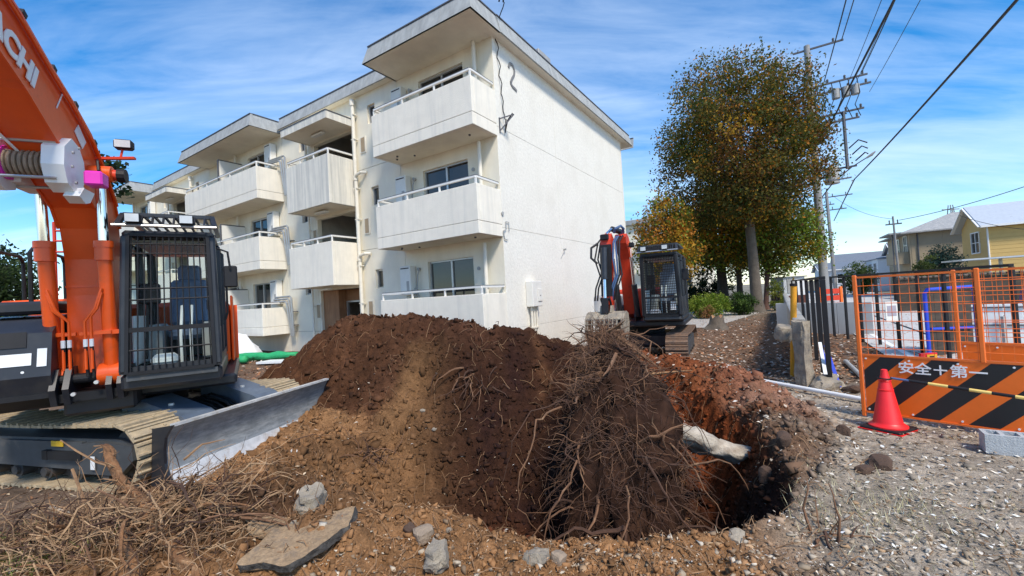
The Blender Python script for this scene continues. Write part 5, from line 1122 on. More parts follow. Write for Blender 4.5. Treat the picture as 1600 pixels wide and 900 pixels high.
rk('concrete_chunk', 'rough white and grey concrete lump behind the asphalt slab', 486, 790, .12, CONC, 1, (1.1, .9, .9), 'concrete lump', sub=3, amp=.6)
rk('asphalt_chunk', 'flat dark edged asphalt piece left of the grey lump', 425, 832, .13, ASPH, 2, (1.5, .8, .35), 'asphalt piece')
rk('stone', 'round brown stone on the pit rim right of the slab', 663, 845, .085, STONE, 3, (1, 1, .85))
rk('stone', 'dark round stone left of the brown one on the pit rim', 640, 833, .05, DSTONE, 4)
rk('concrete_chunk', 'ragged pale concrete lump below the round brown stone', 682, 878, .12, CONC, 5, (1, .8, .9), 'concrete lump', sub=3, amp=.55)
rk('concrete_chunk', 'pale crumbled lump at the bottom rim of the pit', 838, 876, .085, CONC, 6, (1.3, .8, .6), 'concrete lump', sub=3, amp=.5)
rk('stone', 'smooth tan stone beside the pale lump on the bottom rim', 873, 878, .055, STONE, 7, (1, 1, .95))
rk('stone', 'small pale stone on the tan slope above the rim', 702, 834, .03, CONC, 8)
rk('dark_clod', 'large dark soil clod on the grey yard right of the pit', 1376, 728, .13, DSTONE, 9, (1.3, .8, .6), 'soil clod')
rk('dark_clod', 'smaller flat dark clod beside the large one', 1352, 738, .08, DSTONE, 10, (1.3, .8, .6), 'soil clod')
rk('dark_clod', 'upright dark clod near the fence end of the berm', 1318, 678, .09, DSTONE, 11, (.9, .8, 1), 'soil clod')
rk('dark_clod', 'black lump on the edge of the deep right corner', 1198, 748, .10, DSTONE, 12, (.9, .8, 1), 'soil clod')
rk('dark_clod', 'dark clod sitting low on the right rim', 1225, 690, .10, DSTONE, 13, (1.2, .8, .8), 'soil clod')
rk('concrete_chunk', 'small grey concrete piece on the right rim of the pit', 1150, 842, .06, CONC, 14, (1.4, 1, .7), 'concrete lump')
rk('dark_clod', 'dark brown clod under the fallen pipe by the fence', 1330, 612, .16, DSTONE, 15, (1.6, .8, .5), 'soil clod')
rk('stone', 'pale stone on the dark slope above the pit', 660, 646, .05, CONC, 16, (1.2, .8, .6))
rk('stone', 'pale flat stone lower on the dark slope', 679, 673, .045, CONC, 17, (.8, 1.3, .5))
# roots sticking out of the mound face
rt = thing('root_cluster', 'dark roots poking out of the mound face above the pit', 'tree root', hit(745, 598)); O = rt.location.copy(); rnd = random.Random(12)
for i in range(38):
    p = hit(rnd.gauss(745, 20), rnd.gauss(592, 12))-O; q = wiggle(p+Vector((0, .06, 0)), (rnd.gauss(0, .5), rnd.gauss(-.7, .3), rnd.gauss(-.25, .5)), rnd.uniform(.25, .75), 6, rnd, .45, .55); r0 = rnd.uniform(.006, .022)
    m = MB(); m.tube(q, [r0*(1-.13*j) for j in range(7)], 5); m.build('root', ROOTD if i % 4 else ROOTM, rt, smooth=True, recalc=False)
for nm_, lb, px, py, k, sp in (('root_cluster', 'small tuft of roots on the tan slope left of the pit', 582, 708, 34, 16), ('root_cluster', 'tuft of torn roots in the litter right of the pit', 1300, 835, 18, 16), ('root_cluster', 'few thin roots at the crest of the mound by the end wall', 750, 512, 12, 18)):
    rt = thing(nm_, lb, 'tree root', hit(px, py)); O = rt.location.copy()
    for i in range(k):
        p = hit(rnd.gauss(px, sp), rnd.gauss(py, sp*.5))-O; q = wiggle(p, (rnd.gauss(0, .7), rnd.gauss(-.4, .5), rnd.gauss(.3, .4)), rnd.uniform(.15, .45), 5, rnd, .5, .5); r0 = rnd.uniform(.004, .014)
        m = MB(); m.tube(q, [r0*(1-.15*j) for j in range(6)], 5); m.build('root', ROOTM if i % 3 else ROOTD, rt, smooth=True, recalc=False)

# ------------------------------------------------------------------ loose ground cover: clods, chips, leaves, thin roots
def scatter(n, seed, r0=2.4, r1=16, a0=-62, a1=62):
    g = np.random.default_rng(seed); r = r0*(r1/r0)**g.random(n); a = np.radians(g.uniform(a0, a1, n)); return r*np.sin(a), r*np.cos(a), g
IV = np.array([(x, y, z) for x in (-.7, .7) for y in (-.7, .7) for z in (-.7, .7)]); IF = np.array([(0, 1, 3, 2), (4, 6, 7, 5), (0, 4, 5, 1), (2, 3, 7, 6), (0, 2, 6, 4), (1, 5, 7, 3)])
BLD_D1 = np.array((-cos(TH), sin(TH))); BLD_N = np.array((sin(TH), cos(TH)))
def clear(x, y):
    s = (x+.15)*BLD_D1[0]+(y-10.8)*BLD_D1[1]; t = (x+.15)*BLD_N[0]+(y-10.8)*BLD_N[1]
    return ~((s > -.1) & (t > -1.0))
def make_clods(n, seed, smin, smax, name, label):
    x, y, g = scatter(n*2, seed, 2.3, 12); z, q = terrain(x, y)
    pr = .05 + .95*np.clip(q['dist'], 0, 1); ok = (g.random(len(x)) < pr) & clear(x, y) & ~((x < -3.6) & (y > 4.4)); x, y, z = x[ok][:n], y[ok][:n], z[ok][:n]; q = {k: v[ok][:n] for k, v in q.items()}
    c = soil_colour(x, y, z, q)*g.uniform(.55, 1.35, len(x))[:, None]; k = len(x)
    s = (smin + (smax-smin)*g.random(k)**5)[:, None, None]*np.clip(np.hypot(x, y)/5, .55, 1.15)[:, None, None]
    v = IV[None]*(1+g.uniform(-.6, .5, (k, len(IV), 1)) + g.uniform(-.25, .25, (k, len(IV), 3)))*s*g.uniform(.45, 1.35, (k, 1, 3)); 
    an = g.uniform(0, 2*PI, (k, 1)); tl_ = g.uniform(-.9, .9, (k, 1)); vx = v[:, :, 0]*np.cos(an)-v[:, :, 1]*np.sin(an); vy = v[:, :, 0]*np.sin(an)+v[:, :, 1]*np.cos(an)
    v = np.stack([vx, vy*np.cos(tl_)-v[:, :, 2]*np.sin(tl_), vy*np.sin(tl_)+v[:, :, 2]*np.cos(tl_)], 2) + np.stack([x, y, z+.2*s[:, 0, 0]], 1)[:, None]
    f = (IF[None]+(np.arange(k)*len(IV))[:, None, None]).reshape(-1, 4)
    o = bulk(name, v.reshape(-1, 3), f, np.clip(np.repeat(c, len(IV), 0), .008, .6), SOILCH, kind='stuff'); o['label'] = label
make_clods(52000, 1, .004, .042, 'soil_crumbs', 'loose crumbs and clods of soil'); make_clods(420, 77, .028, .085, 'soil_clods', 'larger clods of soil on the heap and the pit walls')
def make_chips(n, seed, name, label, pal, wts, lmin, lmax, wr, where, r1=20, m=None):
    x, y, g = scatter(n*2, seed, 2.3, r1); z, q = terrain(x, y); ok = (g.random(len(x)) < where(x, y, q)) & clear(x, y); x, y, z = x[ok][:n], y[ok][:n], z[ok][:n]; k = len(x)
    L = g.uniform(lmin, lmax, k)*np.clip(np.hypot(x, y)/5, .6, 1.5); W = L*g.uniform(wr*.6, wr*1.4, k); a = g.uniform(0, 2*PI, k)
    d = np.stack([np.cos(a), np.sin(a), g.normal(0, .22, k)], 1); e = np.stack([-np.sin(a), np.cos(a), g.normal(0, .3, k)], 1); ctr = np.stack([x, y, z+.012+np.abs(g.normal(0, .010, k))], 1)
    cv = np.array([0, 0, 1.])[None]*(L*g.uniform(-.15, .25, k))[:, None]
    v = np.stack([ctr-d*L[:, None]/2-e*W[:, None]*.25, ctr-e*W[:, None]*.5+cv*.6, ctr+d*L[:, None]/2, ctr+e*W[:, None]*.5+cv*.6], 1)
    pal = np.asarray(pal); c = pal[g.choice(len(pal), k, p=wts)]*g.uniform(.7, 1.3, k)[:, None]
    o = bulk(name, v.reshape(-1, 3), np.arange(4*k).reshape(k, 4), np.clip(np.repeat(c, 4, 0), .01, .75), SOILCH, kind='stuff'); o['label'] = label
def w_right(x, y, q): return np.clip(sstep(-.3, .6, (x-1.75)*.86-(y-3.4)*.30)*(1-.75*q['pit'])*(1-.5*q['br']), 0, 1)*(1-sstep(8, 10, y))
def w_left(x, y, q): return np.clip((1-sstep(1.4, 2.2, x-.1*y))*(1-.9*q['pit'])*(1-.75*q['mound']), 0, 1)*(1-sstep(6, 8, y))
def w_back(x, y, q): return sstep(7, 9.5, y+.1*x)*(1-q['mound'])*(1-.4*q['br'])*.9
def w_soil(x, y, q): return .12+.5*np.maximum(q['pit'], q['mound'])
make_chips(21000, 2, 'pale_chips', 'pale wood chips and dead leaves on the grey yard', [(.60, .54, .45), (.42, .35, .27), (.28, .20, .13), (.15, .09, .05), (.68, .65, .58)], [.22, .25, .25, .16, .12], .015, .06, .4, w_right)
make_chips(9000, 3, 'brown_litter', 'brown chips and bark on the near tan soil', [(.36, .22, .12), (.24, .12, .06), (.50, .38, .25), (.12, .07, .04), (.62, .52, .40)], [.3, .27, .2, .13, .1], .015, .06, .3, w_left)
make_chips(40000, 4, 'fallen_leaves', 'fallen reddish brown leaves under the trees and along the wall', [(.30, .14, .07), (.20, .10, .06), (.40, .22, .12), (.46, .36, .28), (.60, .54, .47)], [.27, .2, .2, .18, .15], .03, .08, .6, w_back, 34)
make_chips(1400, 5, 'pale_flecks', 'pale flecks and torn roots in the dark soil', [(.62, .58, .52), (.42, .30, .2), (.3, .18, .1)], [.35, .35, .3], .015, .05, .35, w_soil, 11)
def make_rubble(n, seed, name, label):
    x, y, g = scatter(n*6, seed, 2.45, 9); z, q = terrain(x, y); pr = np.clip(.9*(1-sstep(2.9, 3.7, y))*sstep(-2.3, -1.2, x) + .22*w_right(x, y, q), 0, 1)*(1-q['pit']*.85)
    ok = g.random(len(x)) < pr; x, y, z = x[ok][:n], y[ok][:n], z[ok][:n]; k = len(x); pal = np.array([(.44, .37, .28), (.34, .27, .19), (.54, .48, .39), (.22, .155, .10), (.40, .27, .16)])
    c = pal[g.choice(5, k, p=[.28, .26, .14, .18, .14])]*g.uniform(.7, 1.25, k)[:, None]; s = (.005+.024*g.random(k)**4)[:, None, None]
    v = IV[None]*(1+g.uniform(-.6, .4, (k, 8, 1))+g.uniform(-.3, .3, (k, 8, 3)))*s*g.uniform(.5, 1.5, (k, 1, 3)); an = g.uniform(0, 2*PI, (k, 1))
    v = np.stack([v[:, :, 0]*np.cos(an)-v[:, :, 1]*np.sin(an), v[:, :, 0]*np.sin(an)+v[:, :, 1]*np.cos(an), v[:, :, 2]*.7], 2) + np.stack([x, y, z+.2*s[:, 0, 0]], 1)[:, None]
    o = bulk(name, v.reshape(-1, 3), (IF[None]+(np.arange(k)*8)[:, None, None]).reshape(-1, 4), np.repeat(c, 8, 0), SOILCH, kind='stuff'); o['label'] = label
make_rubble(4200, 8, 'stone_rubble', 'broken stone and concrete bits along the pit rim and over the yard')
def make_threads(n, seed):
    x, y, g = scatter(n*2, seed, 2.4, 10); z, q = terrain(x, y); ok = g.random(len(x)) < np.clip(.15+q['dist'], 0, 1)*clear(x, y); x, y = x[ok][:n], y[ok][:n]; rnd = random.Random(seed); b = MB()
    for i in range(len(x)):
        a = rnd.uniform(0, 2*PI); L = rnd.uniform(.1, .42); px, py = x[i], y[i]; ps = []
        for j in range(5): ps.append((px, py)); a += rnd.gauss(0, .5); px += cos(a)*L/4; py += sin(a)*L/4
        zz = terrain(np.array([p[0] for p in ps]), np.array([p[1] for p in ps]), False); lift = [.004, .02+.04*rnd.random(), .03+.05*rnd.random(), .015, .0]
        r = rnd.uniform(.0016, .0045); b.tube([(p[0], p[1], h+l) for p, h, l in zip(ps, zz, lift)], r, 3, cap=False)
    o = b.build('thin_roots', STRAW, kind='stuff', recalc=False); o['label'] = 'thin dry roots strewn over the soil'
make_threads(1300, 6)
# tufts of dry grass, bottom left corner and the grey yard
def tuft(n, cx_, cy_, sx, sy, name, label, pal, seed, hgt):
    g = np.random.default_rng(seed); x = cx_+g.normal(0, sx, n); y = np.maximum(2.5, cy_+g.normal(0, sy, n)); z, _ = terrain(x, y); a = g.uniform(0, 2*PI, n); h = hgt*g.uniform(.4, 1.2, n); w = .004
    b0 = np.stack([x, y, z-.01], 1); side = np.stack([np.cos(a), np.sin(a), 0*a], 1)*w; tip = b0+np.stack([np.cos(a+1.3)*h*g.uniform(.3, 1, n), np.sin(a+1.3)*h*g.uniform(.3, 1, n), h*g.uniform(.3, 1, n)], 1)
    v = np.stack([b0-side, b0+side, tip], 1).reshape(-1, 3); c = np.asarray(pal)[g.integers(0, len(pal), n)]*g.uniform(.7, 1.3, n)[:, None]
    o = bulk(name, v, np.arange(3*n).reshape(n, 3), np.clip(np.repeat(c, 3, 0), .01, .7), GRASSM, kind='stuff'); o['label'] = label
tuft(2600, -4.05, 3.35, .35, .22, 'dry_grass', 'green and straw coloured grass at the bottom left', [(.14, .22, .04), (.36, .34, .12), (.22, .28, .07)], 41, .16)
tuft(900, 2.75, 3.35, .45, .3, 'dry_grass', 'bleached grass among the chips on the grey yard', [(.52, .48, .30), (.40, .36, .2), (.6, .56, .42)], 42, .10)

# ------------------------------------------------------------------ low wall, black railing, leaning post, broken concrete
GD = Vector((.53, .85, 0)).normalized(); GN = Vector((GD.y, -GD.x, 0))       # along the street, and towards the street
A0 = Vector((4.95, 7.42, 0))
lw = thing('low_wall', 'low grey concrete wall running back from the broken post under the black railing', 'wall', A0, math.atan2(GD.y, GD.x))
for i in range(10):
    m = MB(); m.span((i*2.0+.3, -.07, -.2), (i*2.0+2.292, .07, 1.06), ch=.006); m.build('wall_segment', WALLC, lw)
    m = MB(); m.span((i*2.0+.3, -.095, 1.062), (i*2.0+2.296, .095, 1.12), ch=.008); m.build('wall_cap', WALLC, lw)
bp = MB(); bp.prism([(-.09, -.10), (.09, -.10), (.10, .10), (-.08, .11)], -.15, 1.12, 'xy')
me = rough_mesh('broken_concrete_post', bp, CONC, 6, 5.5, .035, 17, .03); me.polygons.foreach_set('use_smooth', [False]*len(me.polygons)); o = link('broken_concrete_post', me); o.location = A0+Vector((-.02, -.05, 0)); o.rotation_euler = (R(2), R(-3), R(20)); tag(o, 'broken upright concrete post end of the low wall beside the yellow pole', 'concrete post')
rock('concrete_lump', 'pale concrete lump stuck to the yellow pole at half height', at(1225, 520, 7.75), .20, CONC, 21, (1.1, .8, .85), 'concrete lump', sub=3, amp=.3)
rock('concrete_rubble', 'crumbled concrete at the foot of the broken post', A0+Vector((.18, -.3, .06)), .2, CONC, 22, (1.5, .9, .6), 'concrete lump', sub=3, amp=.5)
yp = thing('yellow_post', 'leaning yellow marker pole with dark cap against the broken wall end', 'pole', gp(1239, 588)); a = at(1239, 588, 8.1)-yp.location; b = at(1240, 447, 8.0)-yp.location
m = MB(); m.tube([a-Vector((0, 0, .1)), b], .052, 12); m.build('pole_body', mat('mustard_paint', (.72, .32, .015), .5, var=.08, col2=(.4, .2, .05), amt=.2, scale2=6), yp, smooth=True)
m = MB(); m.tube([b, b+Vector((0, 0, .05))], .062, 12); m.build('pole_cap', BLACKM, yp, smooth=True)
def railing(name, label, p0, p1, n, h, zb=0, pw=.075):
    t = thing(name, label, 'railing', p0); d = Vector(p1)-Vector(p0); L = d.length; e = d/L
    for u_ in ([L*i/(n-1) for i in range(n)] if not isinstance(n, tuple) else n):
        q = e*u_; m = MB(); m.beam(q+Vector((0, 0, zb-.15)), q+Vector((0, 0, h-.026)), pw, pw, up=e, ch=.006); m.build('post', BLACKM, t)
    m = MB(); m.beam(Vector((0, 0, h)), d+Vector((0, 0, h)), .085, .05, ch=.006); m.build('top_rail', BLACKM, t)
    return t
P1 = Vector((5.2, 7.15, 0)); railing('black_railing', 'black steel railing with square posts beside the low concrete wall', P1, P1+GD*19.2, (0, 1.28, 2.9, 5.0, 8.0, 12.5, 19.2), 1.83)
railing('street_railing', 'black railing across the entrance seen through the orange mesh', Vector((10.0, 13.4, 0)), Vector((8.55, 7.3, 0)), 9, 1.86, pw=.06)
# road beyond the railing, wall across it, blue tie by the post
RD = MB(); o0 = P1+GN*1.3
RD.add([tuple(o0-GD*14+GN*.0+Vector((0, 0, .03))), tuple(o0+GD*75+Vector((0, 0, .03))), tuple(o0+GD*75+GN*7+Vector((0, 0, .03))), tuple(o0-GD*14+GN*7+Vector((0, 0, .03)))], [(0, 1, 2, 3)])
RD.build('road', ROAD, kind='structure', recalc=False)
for k, (u, w) in enumerate(((.35, .12), (6.5, .12))):
    m = MB(); a = o0+GN*u; m.add([tuple(a-GD*14+Vector((0, 0, .036))), tuple(a+GD*75+Vector((0, 0, .036))), tuple(a+GD*75+GN*w+Vector((0, 0, .036))), tuple(a-GD*14+GN*w+Vector((0, 0, .036)))], [(0, 1, 2, 3)]); m.build('road_marking', WHITEC, kind='structure', recalc=False)
for u in (1.6, 5.2): 
    m = MB(); a = o0+GN*u; m.add([tuple(a-GD*14+Vector((0, 0, .035))), tuple(a+GD*75+Vector((0, 0, .035))), tuple(a+GD*75+GN*.10+Vector((0, 0, .035))), tuple(a-GD*14+GN*.10+Vector((0, 0, .035)))], [(0, 1, 2, 3)]); m.build('drain_strip', BLACKM, kind='structure', recalc=False)
PA = MB(); PA.add([tuple(gp(*p, .02)) for p in ((1060, 512), (1110, 512), (1186, 489), (1186, 483), (1060, 486))], [(0, 1, 2, 3, 4)]); PA.build('path', PATHM, kind='structure', recalc=False)
gw = thing('grey_wall', 'plain light grey wall across the road seen between the black posts', 'wall', Vector((9.6, 15.6, 0))); e = (Vector((11.1, 13.2, 0))-gw.location); L = e.length; e.normalize()
for i in range(3):
    m = MB(); m.beam(e*(L*i/3+.006)+Vector((0, 0, .5)), e*(L*(i+1)/3-.006)+Vector((0, 0, .5)), .12, 1.06, ch=.006); m.build('wall_segment', mat('smooth_grey_wall', (.52, .52, .50), .85, var=.04) if i == 0 else bpy.data.materials['smooth_grey_wall'], gw)
bs = thing('blue_strap', 'blue and white plastic strips leaning behind the black posts', 'plastic strip', gp(1305, 610))
for (x0, y0, x1, y1, m_) in ((1283, 545, 1308, 612, BLUEP), (1281, 535, 1290, 585, WHITEP), (1290, 540, 1312, 605, BLUEP)):
    m = MB(); m.beam(at(x0, y0, 7.6)-bs.location, at(x1, y1, 7.0)-bs.location, .05, .012); m.build('strip', m_, bs)
def pole_thing(name, label, p, q, r, m_, cat):
    p = Vector(p); q = Vector(q); t = MB(); t.tube([Vector(), q-p], r, 12); t.tube([(q-p)*-.004, (q-p)*.012], r*1.25, 12); o = t.build(name, m_, smooth=True); o.location = p; tag(o, label, cat); return o
pole_thing('white_pipe', 'long white pipe lying on the ground in front of the orange fence', on(4.33, 7.70, .05), on(5.28, 5.22, .05), .034, WHITEP, 'pipe')
pole_thing('grey_pipe', 'short grey pipe lying behind the left fence post', gp(1322, 565, .06), gp(1346, 588, .06), .04, GREYPL, 'pipe')

# ------------------------------------------------------------------ orange mesh fence with the striped board
def mesh_fence(name, label, p0, d, L, uprights, board=True, zb0=.07, zb1=.78, top=1.80, text=None):
    t = thing(name, label, 'fence', p0); d = Vector(d).normalized(); nrm = Vector((d.y, -d.x, 0)); Z = Vector((0, 0, 1))
    if nrm.y > 0: nrm = -nrm
    for u in uprights:
        m = MB(); m.beam(d*u+Z*(0 if u in (0, L) else zb1), d*u+Z*(top+.03), .044, .044, up=d, ch=.008); m.build('upright', ORF, t)
    for z in (top, zb1+.015):
        m = MB(); m.beam(d*.03+Z*z, d*(L-.03)+Z*z, .025, .025); m.build('rail', ORF, t)
    n = int(L/.088)
    for i in range(1, n):
        u = L*i/n; m = MB(); m.tube([d*u+Z*(zb1+.02), d*u+Z*top], .0042, 4); m.build('wire', ORF, t, recalc=False)
    for i in range(1, 9):
        z = zb1+(top-zb1)*i/9; m = MB(); m.tube([d*.02+Z*z+nrm*.006, d*(L-.02)+Z*z+nrm*.006], .0045, 4); m.build('wire', ORF, t, recalc=False)
    if board:
        m = MB(); c = d*(L/2)+Z*((zb0+zb1)/2); M = Matrix((d, nrm, Z)).transposed(); m.box(c, (L-.06, .012, zb1-zb0), M); bo = m.build('striped_board', BOARDO, t)
        H = zb1-zb0; pitch = .47; w = .235; k = -3
        while k*pitch < L+.3:           # diagonal black stripes cut to the board
            lo = k*pitch; poly = [(lo, 0), (lo+w, 0), (lo+w+H*.95, H), (lo+H*.95, H)]; lim0, lim1 = .035, L-.035
            out = []
            for side_, lim in ((1, lim0), (-1, lim1)):
                src = poly if not out else out; out = []
                for i in range(len(src)):
                    a, b = src[i], src[(i+1) % len(src)]; ia, ib = side_*(a[0]-lim) >= 0, side_*(b[0]-lim) >= 0
                    if ia: out.append(a)
                    if ia != ib: s = (lim-a[0])/(b[0]-a[0]); out.append((lim, a[1]+(b[1]-a[1])*s))
                if not out: break
            if len(out) > 2:
                m = MB(); f = [d*x+Z*(zb0+.004+z*(H-.008)/H)+nrm*.0085 for x, z in out]; g = [p-nrm*.0022 for p in f]; q = len(f)
                m.add(f+g, [list(range(q)), list(range(q, 2*q))[::-1]] + [(i, (i+1) % q, q+(i+1) % q, q+i) for i in range(q)]); m.build('black_stripe', BOARDB, bo)
            k += 1
        m = MB(); m.beam(d*.02+Z*(zb0-.01)+nrm*.004, d*(L-.02)+Z*(zb0-.01)+nrm*.004, .03, .02); m.build('rail', ORF, t)
        if text:
            tm = text_mesh(text, .150, .003, WHITEC, 'lettering', .0022); link('lettering', tm, bo, M=frame_mat(d*.745+Z*.655+nrm*.014, d, Z))
        for i in range(6):
            for z in (zb0+.03, zb1-.03):
                m = MB(); u = .06+(L-.12)*i/5; m.cyl(d*u+Z*z+nrm*.008, d*u+Z*z+nrm*.016, .011, 8); m.build('rivet', WHITEP, bo)
    return t
FP = gp(1352, 650); FP.z = 0
mesh_fence('safety_fence', 'orange mesh safety fence with black striped board and white lettering', (4.49, 5.60, 0), (.6, -.8, 0), 2.2, (0, 1.09, 2.2), text='安全✚第一' if False else '安全＋第一')
mesh_fence('rear_fence', 'second orange mesh fence with plain orange board behind the striped one', (6.15, 5.95, 0), (.60, -.82, 0), 1.6, (0, 1.6), zb1=.80)
for o in list(bpy.data.objects):
    if o.name.startswith('black_stripe') and o.parent and o.parent.parent and o.parent.parent.name == 'rear_fence': bpy.data.objects.remove(o)
# yellow notice behind the mesh, blue framed board, white hoarding
m = MB(); nt = thing('notice_box', 'small red and yellow notice box on the top edge of the striped board', 'notice', at(1450, 556, 5.25)); m.box((0, 0, 0), (.20, .03, .07)); m.build('notice_back', CONER, nt); m = MB(); m.box((.03, -.018, -.008), (.12, .006, .05)); m.build('notice_face', YELLOW, nt)
m = MB(); m.box((.03, -.022, -.008), (.06, .003, .016)); m.build('notice_print', BLACKM, nt)
bf = thing('blue_framed_board', 'brown boarding in a bright blue tube frame behind the orange mesh', 'board', (8.72, 9.05, 0)); E1 = Vector((1.5, .42, 0)); L = E1.length; E1.normalize(); Z = Vector((0, 0, 1))
m = MB(); m.tube([Z*-.05, Z*1.38, Z*1.46+E1*.08, Z*1.46+E1*(L-.08), Z*1.38+E1*L, E1*L+Z*-.05], .036, 10); m.build('frame', BLUEP, bf, smooth=True); m = MB(); m.tube([E1*.1+Z*.62, E1*(L-.15)+Z*.56], .03, 8); m.build('frame_bar', BLUEP, bf, smooth=True)
for i in range(6):
    m = MB(); m.beam(E1*(.08+(L-.16)*i/6+.004)+Z*.7+Vector((0, .05, 0)), E1*(.08+(L-.16)*(i+1)/6-.004)+Z*.7+Vector((0, .05, 0)), .03, 1.38); m.build('plank', BROWNB, bf)
wh = thing('white_hoarding', 'low white ribbed hoarding with dark rails right of the blue frame', 'hoarding', (10.5, 9.95, 0)); E2 = Vector((3.2, -2.6, 0)); L = E2.length; E2.normalize()
for i in range(14):
    m = MB(); m.beam(E2*(L*i/14+.008)+Z*.52, E2*(L*(i+1)/14-.008)+Z*.52, .03, 1.0, ch=.008); m.build('panel', WHITEP, wh)
for z in (.12, .55, .95):
    m = MB(); m.beam(E2*0+Z*z-Vector((.02, .03, 0)), E2*L+Z*z-Vector((.02, .03, 0)), .03, .03); m.build('rail', DARKRAIL, wh)
m = MB(); m.beam(E2*.55+Vector((-.05, -.08, -.1)), E2*.55+Vector((-.05, -.08, .75)), .06, .06, up=(1, 0, 0)); m.build('post', GREYPL, wh)
bt = thing('brown_gate', 'dark red brown slatted gate panel at the right edge behind the mesh', 'gate', (10.0, 8.15, 0)); E3 = Vector((.8, -.5, 0)); L = E3.length; E3.normalize(); RB = mat('red_brown', (.10, .03, .02), .7, var=.2)
for i in range(7):
    m = MB(); z = .5+.11*i; m.beam(Z*z, E3*L+Z*z, .03, .09); m.build('slat', RB, bt)
for u in (0, L): m = MB(); m.beam(E3*u+Vector((0, .04, -.1)), E3*u+Vector((0, .04, 1.25)), .05, .05, up=(1, 0, 0)); m.build('post', RB, bt)
# notice boards on the far railing
for (px, py, w, h_, lb) in ((1393, 487, .26, .45, 'white notice sheet with a grey picture hung on the street railing'),):
    p = at(px, py, 9.3); t = thing('notice_sheet', lb, 'notice', p); m = MB(); m.box((0, 0, 0), (w, .012, h_)); m.build('sheet', APPL, t); m = MB(); m.box((0, -.008, .02), (w*.75, .004, h_*.5)); m.build('printed_area', mat('print_grey', (.35, .33, .38), .7), t)

# ------------------------------------------------------------------ cone, striped bar, concrete block
CP = Vector((4.36, 5.10, 0)); CP.z = hz_(4.36, 5.1)
cn = thing('traffic_cone', 'red traffic cone on a black base in front of the striped fence', 'traffic cone', CP, R(25))
m = MB(); m.lathe([(.185, .03), (.185, .05), (.15, .075), (.14, .09), (.045, .62), (.04, .63), (.03, .70), (.018, .705)], n=24); m.build('cone_body', CONER, cn, smooth=True)
m = MB(); m.box((0, 0, .018), (.40, .40, .036), ch=.012); m.build('cone_base', BLACKM, cn); m = MB(); m.box((0, 0, .0045), (.43, .43, .009)); m.build('base_rim', CONER, cn)
m = MB(); m.lathe([(.075, .45), (.077, .47), (.07, .475)], n=24); m.build('ring', CONER, cn, smooth=True); m = MB(); m.lathe([(.058, .56), (.062, .575), (.056, .585)], n=20); m.build('ring', CONER, cn, smooth=True)
a = CP+Vector((.06, -.02, .60)); b = Vector((5.55, 3.55, .44)); bar = thing('cone_bar', 'yellow and black striped bar reaching right from the red cone', 'barrier bar', a); dd = (b-a)
for i in range(12):
    m = MB(); m.cyl(dd*(i/12), dd*((i+1)/12), .017 if i else .013, 10); m.build('bar_band', (BLUEH if i == 0 else (BLACKM if i % 2 else mat('bar_yellow', (.80, .56, .16), .5) if i == 2 else bpy.data.materials['bar_yellow'])), bar, smooth=True)
m = MB(); m.tube([Vector((-.065*cos(x)-.06+0, -.065*sin(x)+.02, 0)) for x in [i*2*PI/12 for i in range(13)]], .008, 6); m.build('bar_ring', BLACKM, bar, smooth=True)
bl = thing('concrete_block', 'grey hollow concrete block on the yard at the right edge', 'concrete block', on(4.80, 4.22), R(-35))
BG = mat('block_grey', (.42, .44, .45), .9, var=.1, scale=20, bump=.6, bscale=60)
m = MB(); m.span((-.2, -.1, 0), (.2, -.065, .19)); m.span((-.2, .065, 0), (.2, .1, .19)); 
for x in (-.2, -.085, .05, .165): m.span((x, -.065, .001), (x+.035, .065, .189))
m.build('block_body', BG, bl)

# ------------------------------------------------------------------ site litter by the block: sheeting, green netting, boards
def bld(sv, tv, z=0):
    x = -.15-cos(TH)*sv-sin(TH)*tv; y = 10.8+sin(TH)*sv-cos(TH)*tv; return on(x, y, z)
tp = thing('white_sheet', 'crumpled white sheeting heaped by the balcony behind the excavator cab', 'sheet', bld(10.4, 1.75)); m = MB()
m.tube([(-1.1, .3, .0), (-.6, .2, .3), (.0, .05, .5), (.5, -.1, .28), (1.0, -.3, .02)], [.25, .42, .46, .36, .18], 12); link('sheet_fabric', rough_mesh('sheet_fabric', m, SHEET, 2, 2.5, .22, 7, .07), tp)
dk = MB(); dk.tube([(-.2, -.35, .45), (.35, -.42, .42)], [.2, .14], 10); link('black_bag', rough_mesh('black_bag', dk, BLACKM, 2, 5, .1, 12, .04), tp)
for (s0, t0, s1, t1, lb) in ((10.1, 2.35, 6.9, 1.55, 'long green netting roll lying left of the dirt mound'), (9.6, 2.8, 8.3, 2.35, 'short green netting roll in front of the long one')):
    p = bld(s0, t0, .12); q = bld(s1, t1, .16); t = thing('netting_roll', lb, 'netting roll', p); m = MB(); m.tube([Vector(), (q-p)*.33+Vector((0, 0, .03)), (q-p)*.66, q-p], [.10, .12, .12, .1], 10); link('roll_body', rough_mesh('roll_body', m, GREEN, 2, 3, .05, 9, .03), t)
    m = MB(); m.lathe([(.13, -.03), (.13, .03)], (q-p)*.5, 12); m.build('tie', BLACKM, t)
m = MB(); p = bld(7.6, 2.2, .05); q = bld(6.2, 1.9, .06); m.beam(Vector(), q-p, .5, .06); o = m.build('white_board', WHITEP); o.location = p; tag(o, 'white board lying on the ground at the foot of the mound', 'board')
rock('dark_clod', 'dark earth lump beside the green netting rolls', bld(9.3, 3.6, .12), .42, CORE, 19, (1.8, .8, .6), 'soil clod', sub=3, amp=.6)

